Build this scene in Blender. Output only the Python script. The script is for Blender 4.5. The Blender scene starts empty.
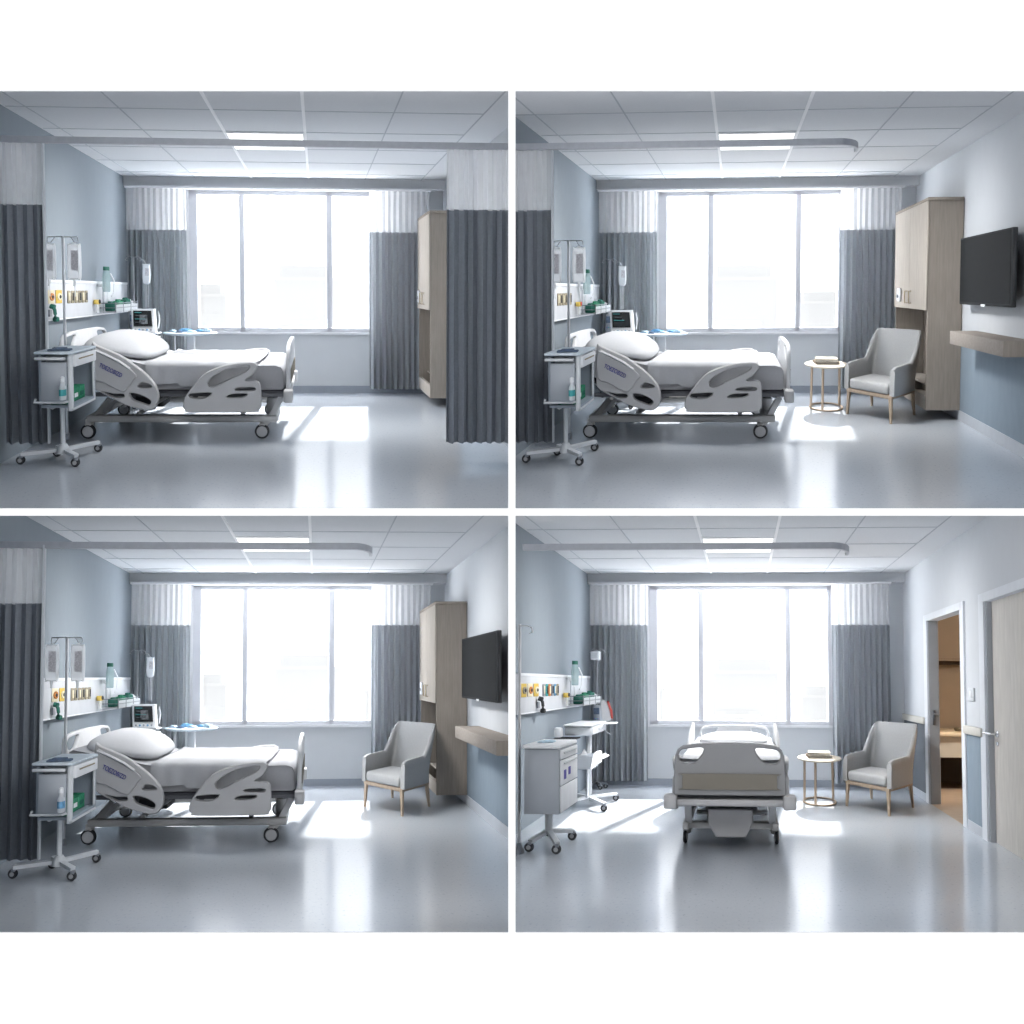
# Four views of one hospital room, built as four copies stretched and turned about the camera, behind a white border mask.
import bpy, bmesh, math, random
from mathutils import Matrix, Vector
random.seed(7)
PI = math.pi
COL = bpy.context.scene.collection
DEPTH_STRETCH = 4.1            # rooms stretched in depth about the camera: every length along a room's depth is this much longer
BACK = 5.84           # viewing distance to the back wall, in room units before DEPTH_STRETCH
W, H = 4.0, 2.7       # room width and height
CAMZ = 2.8

# ------------------------------------------------------------------ materials
def nodes(name):
    m = bpy.data.materials.new(name); m.use_nodes = True
    nt = m.node_tree; nt.nodes.clear()
    return m, nt, nt.nodes.new('ShaderNodeOutputMaterial')

def tone(nt, col, var=.06, scale=6., stretch=(1, 1, 1), detail=3.):
    """colour with a soft procedural noise variation"""
    tc = nt.nodes.new('ShaderNodeTexCoord'); mp = nt.nodes.new('ShaderNodeMapping')
    mp.inputs['Scale'].default_value = stretch
    nz = nt.nodes.new('ShaderNodeTexNoise'); nz.inputs['Scale'].default_value = scale; nz.inputs['Detail'].default_value = detail
    rp = nt.nodes.new('ShaderNodeValToRGB')
    a = [max(0, c * (1 - var)) for c in col]; b = [min(1, c * (1 + var)) for c in col]
    rp.color_ramp.elements[0].position = .3; rp.color_ramp.elements[1].position = .7
    rp.color_ramp.elements[0].color = (*a, 1); rp.color_ramp.elements[1].color = (*b, 1)
    nt.links.new(tc.outputs['Object'], mp.inputs['Vector']); nt.links.new(mp.outputs['Vector'], nz.inputs['Vector'])
    nt.links.new(nz.outputs['Fac'], rp.inputs['Fac'])
    return rp.outputs['Color']

def flat(name, col, var=.04, scale=5., stretch=(1, 1, 1)):
    m, nt, out = nodes(name)
    d = nt.nodes.new('ShaderNodeBsdfDiffuse')
    nt.links.new(tone(nt, col, var, scale, stretch), d.inputs['Color']); nt.links.new(d.outputs[0], out.inputs[0])
    return m

def plastic(name, col, rough=.45, gloss=.06, var=.03, scale=5., stretch=(1, 1, 1)):
    m, nt, out = nodes(name)
    d = nt.nodes.new('ShaderNodeBsdfDiffuse'); g = nt.nodes.new('ShaderNodeBsdfGlossy'); mx = nt.nodes.new('ShaderNodeMixShader')
    g.inputs['Roughness'].default_value = rough; mx.inputs[0].default_value = gloss
    nt.links.new(tone(nt, col, var, scale, stretch), d.inputs['Color'])
    nt.links.new(d.outputs[0], mx.inputs[1]); nt.links.new(g.outputs[0], mx.inputs[2]); nt.links.new(mx.outputs[0], out.inputs[0])
    return m

def metal(name, col, rough=.35):
    m, nt, out = nodes(name)
    p = nt.nodes.new('ShaderNodeBsdfPrincipled')
    p.inputs['Metallic'].default_value = .85; p.inputs['Roughness'].default_value = rough
    nt.links.new(tone(nt, col, .05, 20), p.inputs['Base Color']); nt.links.new(p.outputs[0], out.inputs[0])
    return m

def glassy(name, col, clear=.6, body=True):
    m, nt, out = nodes(name)
    t = nt.nodes.new('ShaderNodeBsdfTransparent'); mx = nt.nodes.new('ShaderNodeMixShader')
    b = nt.nodes.new('ShaderNodeBsdfDiffuse' if body else 'ShaderNodeBsdfGlossy')
    nt.links.new(tone(nt, col, .04, 14), b.inputs['Color'])
    if body:
        tr = nt.nodes.new('ShaderNodeBsdfTranslucent'); tr.inputs['Color'].default_value = (*col, 1)
        m2 = nt.nodes.new('ShaderNodeMixShader'); m2.inputs[0].default_value = .45
        nt.links.new(b.outputs[0], m2.inputs[1]); nt.links.new(tr.outputs[0], m2.inputs[2]); bs = m2.outputs[0]
    else:
        b.inputs['Roughness'].default_value = .02; bs = b.outputs[0]
    mx.inputs[0].default_value = clear
    nt.links.new(bs, mx.inputs[1]); nt.links.new(t.outputs[0], mx.inputs[2]); nt.links.new(mx.outputs[0], out.inputs[0])
    return m

def glow(name, col, s):
    m, nt, out = nodes(name)
    e = nt.nodes.new('ShaderNodeEmission'); e.inputs['Strength'].default_value = s
    nt.links.new(tone(nt, col, .02, 3), e.inputs['Color']); nt.links.new(e.outputs[0], out.inputs[0])
    return m

def cloth(name, col, thru=.12, var=.05):
    m, nt, out = nodes(name)
    d = nt.nodes.new('ShaderNodeBsdfDiffuse'); t = nt.nodes.new('ShaderNodeBsdfTranslucent'); mx = nt.nodes.new('ShaderNodeMixShader')
    c = tone(nt, col, var, 60, (1, .25, 1)); mx.inputs[0].default_value = thru
    nt.links.new(c, d.inputs['Color']); nt.links.new(c, t.inputs['Color'])
    nt.links.new(d.outputs[0], mx.inputs[1]); nt.links.new(t.outputs[0], mx.inputs[2]); nt.links.new(mx.outputs[0], out.inputs[0])
    return m

def floor_material():
    m, nt, out = nodes('speckled_vinyl')
    tc = nt.nodes.new('ShaderNodeTexCoord'); mp = nt.nodes.new('ShaderNodeMapping'); mp.inputs['Scale'].default_value = (1, 1 / DEPTH_STRETCH, 1)
    nt.links.new(tc.outputs['Object'], mp.inputs['Vector'])
    nz = nt.nodes.new('ShaderNodeTexNoise'); nz.inputs['Scale'].default_value = 55; nz.inputs['Detail'].default_value = 2
    nt.links.new(mp.outputs[0], nz.inputs['Vector'])
    rp = nt.nodes.new('ShaderNodeValToRGB')
    e = rp.color_ramp.elements
    e[0].position, e[0].color = .28, (.44, .475, .52, 1); e[1].position, e[1].color = .38, (.53, .565, .61, 1)
    x = rp.color_ramp.elements.new(.68); x.color = (.54, .575, .62, 1)
    x = rp.color_ramp.elements.new(.78); x.color = (.60, .63, .67, 1)
    nt.links.new(nz.outputs['Fac'], rp.inputs['Fac'])
    d = nt.nodes.new('ShaderNodeBsdfDiffuse'); g = nt.nodes.new('ShaderNodeBsdfGlossy'); mx = nt.nodes.new('ShaderNodeMixShader')
    g.inputs['Roughness'].default_value = .15; g.inputs['Color'].default_value = (.93, .96, 1, 1); mx.inputs[0].default_value = .45
    nt.links.new(rp.outputs['Color'], d.inputs['Color'])
    nt.links.new(d.outputs[0], mx.inputs[1]); nt.links.new(g.outputs[0], mx.inputs[2]); nt.links.new(mx.outputs[0], out.inputs[0])
    return m

def wood(name, col, var=.16, along='Z'):
    st = (14, 14 / DEPTH_STRETCH, 1.2) if along == 'Z' else (1.2, 14 / DEPTH_STRETCH, 14)
    return plastic(name, col, .5, .04, var, 3.2, st)

M = dict(
    front=flat('mask_white', (.94, .94, .95), .004),
    wall=flat('wall_white', (.60, .625, .66), .01), wall_blue=flat('wall_blue_grey', (.275, .312, .348), .015),
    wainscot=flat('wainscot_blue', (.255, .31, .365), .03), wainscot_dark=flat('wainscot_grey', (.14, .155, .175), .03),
    back=flat('wall_back_grey', (.68, .705, .735), .01), pelmet=flat('pelmet_grey', (.74, .76, .79), .02),
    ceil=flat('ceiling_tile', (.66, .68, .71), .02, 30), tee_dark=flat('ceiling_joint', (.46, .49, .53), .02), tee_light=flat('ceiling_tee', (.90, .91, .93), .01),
    skirt=flat('skirting', (.50, .53, .58), .03), skirt_dark=flat('skirting_grey', (.33, .36, .41), .03),
    floor=floor_material(),
    frame=plastic('window_frame', (.66, .67, .71)), sill=plastic('window_sill', (.82, .83, .86)),
    pane=glassy('window_glass', (.9, .95, 1), .96, False),
    drape=cloth('window_drape', (.42, .45, .48), .16), drape_dark=cloth('privacy_drape', (.235, .26, .295), .05),
    sheer=glassy('sheer_mesh', (.80, .81, .83), .25), net=glassy('privacy_mesh', (.76, .775, .80), .25), hem=flat('curtain_edge', (.55, .58, .62)),
    rail=metal('rail_alu', (.42, .44, .48), .45),
    bed=plastic('bed_shell', (.53, .53, .54), .4, .05), bed_dark=plastic('bed_deck', (.09, .095, .11)), bed_frame=plastic('bed_steel', (.50, .50, .50), .4, .08),
    foot_board_shaded=plastic('bed_end_shaded', (.31, .315, .325), .4, .05), bed_light=plastic('bed_panel', (.68, .69, .71)), tan=plastic('tan_panel', (.215, .195, .16)),
    linen=cloth('linen', (.54, .55, .575), .1, .02), linen2=cloth('linen_sheet', (.52, .53, .56), .1, .02),
    rubber=plastic('rubber', (.02, .022, .026), .5), wheel=plastic('wheel_hub', (.33, .34, .36)),
    wheel_light=plastic('wheel_disc', (.48, .49, .51)),
    steel=metal('steel', (.55, .57, .60), .3), steel_dark=metal('steel_grey', (.25, .27, .30), .4),
    cart=plastic('cart_grey', (.36, .39, .43)), cart_light=plastic('cart_light', (.62, .65, .68)), cart_white=plastic('cart_white', (.80, .82, .85)),
    cart_in=plastic('cart_inside', (.30, .35, .41)), top=plastic('tray_top', (.60, .68, .75), .3, .1, .10, 25),
    green=plastic('dark_green', (.012, .12, .085)), teal=plastic('teal', (.05, .32, .33)), greens=plastic('green_label', (.03, .22, .12), .4, .05, .5, 60),
    blue=plastic('blue_wrap', (.10, .27, .45), .35, .1, .5, 30), pale_blue=plastic('pale_blue_wrap', (.45, .60, .72), .35, .1, .3, 40), navy=plastic('navy_wrap', (.06, .10, .17), .35, .1, .4, 40),
    ink=flat('blue_ink', (.05, .06, .33), .02), purple=plastic('purple_mark', (.16, .15, .45)),
    bag=glassy('clear_bag', (.95, .97, 1), .30), bag_print=flat('bag_print', (.62, .61, .64), .22, 120), jar=glassy('jar_teal', (.46, .60, .61), .42),
    panel=plastic('panel_white', (.60, .62, .655), .4, .05), outlet=plastic('outlet_tan', (.34, .30, .22), .4, .05, .2, 40), dark=plastic('near_black', (.025, .027, .03), .4),
    yellow=plastic('yellow', (.66, .47, .10)), orange=plastic('orange', (.55, .22, .06)), red=plastic('red', (.42, .06, .05)), cream=plastic('cream', (.72, .66, .48)),
    screen=plastic('screen_black', (.012, .013, .015), .18, .05), trace=flat('screen_picture', (.10, .11, .12), .8, 30), tv=plastic('tv_screen', (.016, .018, .02), .3, .035),
    oak=wood('oak', (.27, .237, .205), .10), oak_light=wood('oak_light', (.44, .40, .355), .07), oak_in=wood('oak_inside', (.20, .168, .14), .10), oak_h=wood('oak_shelf', (.35, .315, .285), .07, 'X'),
    beech=wood('beech', (.40, .315, .24), .10), beech_top=plastic('beech_top', (.62, .57, .49), .35, .06, .06, 8),
    seat=flat('chair_fabric', (.40, .405, .41), .05, 60), seat_top=flat('chair_cushion', (.43, .435, .44), .05, 60),
    brass=metal('brass', (.42, .34, .22), .35), chrome=metal('chrome', (.75, .77, .80), .2),
    book=plastic('book_cover', (.45, .42, .36), .4, .05, .35, 40), pages=flat('book_pages', (.80, .78, .73), .08, 60), book2=plastic('book_cover_dark', (.20, .17, .14), .4, .05, .3, 40),
    door=wood('door_wood', (.60, .575, .54), .07), dframe=plastic('door_frame', (.70, .73, .78)), dframe_in=plastic('door_lining', (.36, .38, .41)),
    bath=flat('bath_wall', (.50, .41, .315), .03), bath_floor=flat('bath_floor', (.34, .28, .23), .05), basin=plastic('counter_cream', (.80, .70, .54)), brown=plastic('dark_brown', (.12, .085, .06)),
    handrail=plastic('handrail_cream', (.60, .585, .54)), lamp=glow('lamp_panel', (1, .99, .97), 2.2),
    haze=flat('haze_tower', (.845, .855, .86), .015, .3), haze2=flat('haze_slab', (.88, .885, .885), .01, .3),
)

# ------------------------------------------------------------------ mesh builder (room units; depth is stretched on build)
class MB:
    def __init__(s, yaw=0.): s.v, s.f, s.x = [], [], Matrix.Rotation(yaw, 4, 'Z')
    def add(s, vs, fs):
        b = len(s.v); s.v += [s.x @ Vector(p) for p in vs]; s.f += [tuple(b + i for i in f) for f in fs]; return s
    def box(s, x0, x1, y0, y1, z0, z1, bev=0., seg=2):
        if bev <= 0:
            p = [(x0, y0, z0), (x1, y0, z0), (x1, y1, z0), (x0, y1, z0), (x0, y0, z1), (x1, y0, z1), (x1, y1, z1), (x0, y1, z1)]
            return s.add(p, [(3, 2, 1, 0), (4, 5, 6, 7), (0, 1, 5, 4), (1, 2, 6, 5), (2, 3, 7, 6), (3, 0, 4, 7)])
        bm = bmesh.new(); bmesh.ops.create_cube(bm, size=1)
        for v in bm.verts: v.co = Vector(((x0 + x1) / 2 + v.co.x * (x1 - x0), (y0 + y1) / 2 + v.co.y * (y1 - y0), (z0 + z1) / 2 + v.co.z * (z1 - z0)))
        bmesh.ops.bevel(bm, geom=bm.edges[:], offset=min(bev, .49 * min(x1 - x0, y1 - y0, z1 - z0)), segments=seg, affect='EDGES', profile=.5)
        return s.bm(bm)
    def bm(s, bm):
        bm.verts.ensure_lookup_table(); bm.verts.index_update()
        s.add([v.co[:] for v in bm.verts], [tuple(v.index for v in f.verts) for f in bm.faces]); bm.free(); return s
    def tube(s, pts, r, n=10, r1=None):
        pts = [Vector(p) for p in pts]; k = len(pts); vs, fs = [], []
        for i, p in enumerate(pts):
            d = (pts[min(i + 1, k - 1)] - pts[max(i - 1, 0)]).normalized()
            a = d.cross(Vector((0, 0, 1)) if abs(d.z) < .9 else Vector((1, 0, 0))).normalized(); b = d.cross(a)
            rr = r if r1 is None else r + (r1 - r) * i / (k - 1)
            for j in range(n):
                t = 2 * PI * j / n; vs.append(p + (a * math.cos(t) + b * math.sin(t)) * rr)
        for i in range(k - 1):
            for j in range(n):
                q = (j + 1) % n; fs.append((i * n + j, i * n + q, (i + 1) * n + q, (i + 1) * n + j))
        fs.append(tuple(range(n - 1, -1, -1))); fs.append(tuple((k - 1) * n + j for j in range(n)))
        return s.add(vs, fs)
    def bar(s, p, q, w, h):
        """square bar from p to q"""
        p, q = Vector(p), Vector(q); d = (q - p).normalized(); up = Vector((0, 0, 1)) if abs(d.z) < .95 else Vector((0, 1, 0))
        a = d.cross(up).normalized() * w / 2; b = a.cross(d).normalized() * h / 2
        vs = [e + u + v for e in (p, q) for u, v in ((-a, -b), (a, -b), (a, b), (-a, b))]
        return s.add(vs, [(3, 2, 1, 0), (4, 5, 6, 7), (0, 1, 5, 4), (1, 2, 6, 5), (2, 3, 7, 6), (3, 0, 4, 7)])
    def lathe(s, prof, c=(0, 0, 0), n=24, sx=1., sy=1.):
        vs, fs, k = [], [], len(prof)
        for r, z in prof:
            for j in range(n):
                t = 2 * PI * j / n; vs.append((c[0] + r * sx * math.cos(t), c[1] + r * sy * math.sin(t), c[2] + z))
        for i in range(k - 1):
            for j in range(n):
                q = (j + 1) % n; fs.append((i * n + j, i * n + q, (i + 1) * n + q, (i + 1) * n + j))
        fs.append(tuple(range(n - 1, -1, -1))); fs.append(tuple((k - 1) * n + j for j in range(n)))
        return s.add(vs, fs)
    def disc(s, c, r, axis, h, n=20, bev=.2):
        """wheel-like disc, axis 'x' or 'y' or 'z'"""
        pr = [(r * (1 - bev), -h / 2), (r, -h / 4), (r, h / 4), (r * (1 - bev), h / 2)]; t = MB(); t.lathe(pr, n=n)
        mp = {'z': lambda p: (p.x, p.y, p.z), 'y': lambda p: (p.x, p.z, p.y), 'x': lambda p: (p.z, p.y, p.x)}[axis]
        return s.add([Vector(mp(p)) + Vector(c) for p in t.v], t.f)
    def ring(s, c, r, tr, n=40, m=8, sy=1.):
        vs, fs = [], []
        for i in range(n):
            t = 2 * PI * i / n
            for j in range(m):
                u = 2 * PI * j / m; rr = r + tr * math.cos(u); vs.append((c[0] + rr * math.cos(t), c[1] + rr * sy * math.sin(t), c[2] + tr * math.sin(u)))
        for i in range(n):
            for j in range(m):
                a, b = (i + 1) % n, (j + 1) % m; fs.append((i * m + j, a * m + j, a * m + b, i * m + b))
        return s.add(vs, fs)
    def plate(s, outline, holes, t, place, bev=.006):
        """flat shape with holes, thickness t; place(u, v, w) puts it in space"""
        cu = bpy.data.curves.new('outline', 'CURVE'); cu.dimensions = '2D'; cu.fill_mode = 'BOTH'; cu.extrude = max(t / 2 - bev, .001); cu.bevel_depth = bev; cu.bevel_resolution = 1; cu.offset = -bev
        for pts in [outline] + list(holes):
            sp = cu.splines.new('POLY'); sp.points.add(len(pts) - 1); sp.use_cyclic_u = True
            for p, q in zip(sp.points, pts): p.co = (q[0], q[1], 0, 1)
        o = bpy.data.objects.new('outline', cu); COL.objects.link(o); dg = bpy.context.evaluated_depsgraph_get()
        me = bpy.data.meshes.new_from_object(o.evaluated_get(dg))
        s.add([place(*v.co) for v in me.vertices], [tuple(p.vertices) for p in me.polygons])
        bpy.data.objects.remove(o); bpy.data.curves.remove(cu); bpy.data.meshes.remove(me); return s
    def build(s, name, mat, parent=None, smooth=35, room=None, loc=None, cut=False):
        me = bpy.data.meshes.new(name); me.from_pydata([p[:] for p in s.v], [], s.f)
        mats = mat if isinstance(mat, (list, tuple)) else [mat]
        for m_ in mats: me.materials.append(m_)
        b = bmesh.new(); b.from_mesh(me); bmesh.ops.recalc_face_normals(b, faces=b.faces[:]) if not cut else None; b.to_mesh(me); b.free()
        if smooth:
            for p in me.polygons: p.use_smooth = True
            me.set_sharp_from_angle(angle=math.radians(smooth))
        for v in me.vertices: v.co.y *= DEPTH_STRETCH
        o = bpy.data.objects.new(name, me); COL.objects.link(o)
        if parent is not None: o.parent = parent
        elif room is not None: o.matrix_world = room.at(*(loc or (0, 0, 0)))
        return o

def smooth_loop(pts, n=5):
    out, k = [], len(pts)
    for i in range(k):
        p0, p1, p2, p3 = (Vector(pts[(i + j) % k]) for j in (-1, 0, 1, 2))
        for j in range(n):
            t = j / n
            out.append(.5 * ((2 * p1) + (p2 - p0) * t + (2 * p0 - 5 * p1 + 4 * p2 - p3) * t * t + (3 * p1 - p0 - 3 * p2 + p3) * t ** 3))
    return [(p.x, p.y) for p in out]

def lettering(txt, size, place, align='LEFT'):
    cu = bpy.data.curves.new('letters', 'FONT'); cu.body = txt; cu.size = size; cu.align_x = align; cu.extrude = 0.001
    o = bpy.data.objects.new('letters', cu); COL.objects.link(o); dg = bpy.context.evaluated_depsgraph_get()
    me = bpy.data.meshes.new_from_object(o.evaluated_get(dg)); b = MB()
    b.add([place(*v.co) for v in me.vertices], [tuple(p.vertices) for p in me.polygons])
    bpy.data.objects.remove(o); bpy.data.curves.remove(cu); bpy.data.meshes.remove(me); return b

# ------------------------------------------------------------------ the rooms' frames, stretched and turned about the camera to fit the image
class Room:
    def __init__(s, key, where, camx, eye, a, b, c):
        s.key, s.where, s.camx, s.eye = key, where, camx, eye
        R = (Matrix.Rotation(a, 3, 'Z') @ Matrix.Rotation(b, 3, 'X') @ Matrix.Rotation(c, 3, 'Y')).to_4x4()
        s.m = Matrix.Translation((0, 0, CAMZ)) @ R @ Matrix.Translation((-camx, DEPTH_STRETCH * BACK, -eye))
    def at(s, x, y, z): return s.m @ Matrix.Translation((x, DEPTH_STRETCH * y, z))

R1 = Room(1, 'upper left room', 2.386, 1.32, .10542, .1196, -.00557)
R2 = Room(2, 'upper right room', 1.75, 1.32, -.1208, .1195, .00737)
R3 = Room(3, 'lower left room', 2.35, 1.40, .10576, -.08846, .00605)
R4 = Room(4, 'lower right room', 1.967, 1.31, -.12482, -.09204, -.00802)
ROOMS = (R1, R2, R3, R4)

def tag(o, label, cat, group=None):
    o['label'] = label; o['category'] = cat
    if group: o['group'] = group
    return o
def thing(name, label, cat, room, loc, group=None):
    o = bpy.data.objects.new(name, None); COL.objects.link(o); o.empty_display_size = .05
    o.matrix_world = room.at(*loc); return tag(o, label, cat, group)
def dup(o, room=None, loc=None, label=None, parent=None):
    c = o.copy(); COL.objects.link(c)
    if parent is not None: c.parent = parent
    for ch in list(o.children): dup(ch, parent=c)
    if room is not None: c.matrix_world = room.at(*loc)
    if label: c['label'] = label
    return c
def struct(o): o['kind'] = 'structure'; return o

def trimmed(o, room, gap=.012, frame=None):
    """cuts overlapping room copies at planes through the camera and behind the mask"""
    sx = -1 if room.key in (1, 3) else 1; sz = 1 if room.key in (1, 2) else -1
    inv = (frame or o.matrix_world).inverted(); me = o.data; b = bmesh.new(); b.from_mesh(me)
    for p, n in (((sx * gap, 0, 0), (-sx, 0, 0)), ((0, 0, CAMZ + sz * gap), (0, 0, -sz)), ((0, 9.24, 0), (0, -1, 0))):
        co = inv @ Vector(p); no = (inv.to_3x3() @ Vector(n)).normalized()
        bmesh.ops.bisect_plane(b, geom=b.verts[:] + b.edges[:] + b.faces[:], plane_co=co, plane_no=no, clear_outer=True)
    b.to_mesh(me); b.free(); return o

# ------------------------------------------------------------------ white mask with four openings, added as image borders, and added dividers behind
def setting():
    FY = 9.2
    b = MB(); xs = (-9., -2.66, -.0187, .0175, 2.64, 9.); zs = (-9., -2.105, -.0187, .0185, 2.1075, 9.)  # opening edges taken from the image panels' pixel positions
    for i in range(5):
        for j in range(5):
            if i in (1, 3) and j in (1, 3): continue
            b.box(xs[i], xs[i + 1], FY / DEPTH_STRETCH, (FY + .02) / DEPTH_STRETCH, CAMZ + zs[j], CAMZ + zs[j + 1])
    o = b.build('border_mask', M['front'], smooth=0); struct(o)
    d = MB().box(-.006, .006, (FY + .03) / DEPTH_STRETCH, 25.5 / DEPTH_STRETCH, CAMZ - 4.2, CAMZ + 5.6); struct(d.build('added_divider', M['front'], smooth=0))
    d = MB().box(-4.2, -.02, (FY + .03) / DEPTH_STRETCH, 17.0 / DEPTH_STRETCH, CAMZ - .006, CAMZ + .006); struct(d.build('added_divider_left', M['front'], smooth=0))
    d = MB().box(.02, 4.2, (FY + .03) / DEPTH_STRETCH, 17.0 / DEPTH_STRETCH, CAMZ - .006, CAMZ + .006); struct(d.build('added_divider_right', M['front'], smooth=0))

WX0, WX1, WZ0, WZ1 = .77, 3.10, .775, 2.56     # window opening
F0 = -3.52                                      # front end of the rooms

def shell(r):
    S = lambda b, n, m, sm=0: struct(trimmed(b.build(n, m, None, sm, r), r))
    S(MB().box(-.05, W + .05, F0, .0, -.06, 0), 'floor', M['floor'])
    # ceiling: tiles with joint strips
    c = S(MB().box(-.05, W + .05, F0 + .3, .0, H, H + .05), 'ceiling', M['ceil'])
    t = MB(); k = [.17 + .705 * i for i in range(6)]
    for x in k:
        if abs(x - 1.58) > .02 and abs(x - 2.285) > .02: t.box(x - .005, x + .005, F0 + .3, -.1, H - .004, H)
    for y in (-2.74, -2.26, -1.78, -1.30, -.82, -.34):
        t.box(.02 if r.key != 2 else .02, 3.69, y - .004, y + .004, H - .004, H)
    S(t, 'trim_1', M['tee_dark'])
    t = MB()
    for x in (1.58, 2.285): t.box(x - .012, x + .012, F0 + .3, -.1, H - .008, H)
    S(t, 'trim_2', M['tee_light'])  # middle tees: reflected light put into their paler colour
    S(MB().box(-.1, 0, F0, .1, 0, H), 'wall_left', M['wall_blue'])
    b = MB().box(0, WX0, 0, .1, 0, H).box(WX1, W, 0, .1, 0, H).box(WX0, WX1, 0, .1, 0, WZ0).box(WX0, WX1, 0, .1, WZ1, H)
    S(b, 'wall_back', M['back'])
    S(MB().box(0, W, -.012, 0, 0, .085), 'baseboard_back', M['skirt_dark'])
    S(MB().box(.0, W, -.10, 0, 2.585, H), 'trim_3', M['pelmet'])
    S(MB().box(.02, 3.82, -.13, -.075, 2.558, 2.585), 'trim_4', M['sill'])
    # right wall
    if r.key == 4:
        b = MB().box(W, W + .1, -.74, .1, 0, H).box(W, W + .1, -1.57, -.74, 2.03, H).box(W, W + .1, -1.93, -1.57, 0, H).box(W, W + .1, -2.95, -1.93, 2.03, H).box(W, W + .1, F0, -2.95, 0, H)
        S(b, 'wall_right', M['wall'])
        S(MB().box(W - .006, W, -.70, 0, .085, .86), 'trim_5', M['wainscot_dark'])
        S(MB().box(W - .006, W, -1.88, -1.61, .085, .86), 'trim_6', M['wainscot'])
        S(MB().box(W - .012, W, -.70, 0, 0, .085).box(W - .012, W, -1.88, -1.61, 0, .085), 'baseboard_right', M['skirt'])
    else:
        S(MB().box(W, W + .1, F0, .1, 0, H), 'wall_right', M['wall'])
        S(MB().box(W - .006, W, F0, 0, .1, .80), 'trim_5', M['wainscot'])
        S(MB().box(W - .014, W, F0, 0, 0, .1), 'baseboard_right', M['skirt'])
    # window: frame with three lights
    w = bpy.data.objects.new('window_1', None); COL.objects.link(w); w.matrix_world = r.at(0, 0, 0); struct(w)
    fr = MB(); q = .05
    fr.box(WX0, WX0 + .1, .0, .06, WZ0, WZ1).box(WX1 - q, WX1, .0, .06, WZ0, WZ1).box(WX0, WX1, .0, .06, WZ1 - q, WZ1).box(WX0, WX1, .0, .06, WZ0, WZ0 + .055)
    fr.box(1.409, 1.46, .0, .05, WZ0, WZ1).box(2.513, 2.566, .0, .05, WZ0, WZ1)
    for x0, x1 in ((WX0 + .1, 1.409), (1.46, 2.513), (2.566, WX1 - q)):
        fr.box(x0, x0 + .012, .02, .05, WZ0 + .055, WZ1 - q).box(x1 - .012, x1, .02, .05, WZ0 + .055, WZ1 - q)
    fr.build('window_frame', M['frame'], w, 0)
    for x0, x1 in ((WX0 + .1, 1.409), (1.46, 2.513), (2.566, WX1 - q)):
        MB().box(x0, x1, .034, .037, WZ0 + .055, WZ1 - q).build('pane', M['pane'], w, 0)
    MB().box(WX0 - .02, WX1 + .02, -.02, .0, WZ0 - .028, WZ0).build('window_sill', M['sill'], w, 0)
    MB().box(WX0 - .03, WX1 + .02, -.012, .0, WZ1, WZ1 + .022).box(WX0 - .03, WX0, -.012, 0, WZ0, WZ1).build('window_trim', M['sill'], w, 0)
    # unseen slab added over the window to cut the sun beam's top
    struct(MB().box(-1.2, W + 1.2, .1, .98, 2.78, 2.86).build('unseen_sun_shade', M['frame'], None, 0, r))
    # far, hazy buildings
    g = 'hazy buildings seen through the windows'
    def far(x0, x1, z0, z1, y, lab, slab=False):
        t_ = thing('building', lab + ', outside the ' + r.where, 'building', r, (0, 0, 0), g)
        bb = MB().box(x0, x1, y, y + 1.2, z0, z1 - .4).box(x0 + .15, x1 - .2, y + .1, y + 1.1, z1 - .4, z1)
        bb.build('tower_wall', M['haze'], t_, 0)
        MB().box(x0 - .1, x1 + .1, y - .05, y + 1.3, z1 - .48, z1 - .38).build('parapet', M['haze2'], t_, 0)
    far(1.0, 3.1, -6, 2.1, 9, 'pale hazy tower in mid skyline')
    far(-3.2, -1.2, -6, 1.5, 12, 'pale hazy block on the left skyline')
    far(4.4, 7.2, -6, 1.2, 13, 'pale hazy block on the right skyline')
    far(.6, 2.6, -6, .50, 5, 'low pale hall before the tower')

def ceiling_light(r):
    t = thing('ceiling_light', 'bright ceiling light panel set in the tiles of the ' + r.where, 'light', r, (1.93, -1.53 + {3: .14, 4: .24}.get(r.key, 0), H), 'ceiling light panels')
    f = MB()
    for a in ((-.35, .35, -.245, -.225), (-.35, .35, .225, .245), (-.35, -.335, -.225, .225), (.335, .35, -.225, .225)): f.box(*a, -.012, 0)
    f.build('light_frame', M['tee_light'], t, 0)
    MB().box(-.335, .335, -.225, .225, -.009, -.001).build('diffuser', M['lamp'], t, 0)

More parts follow.
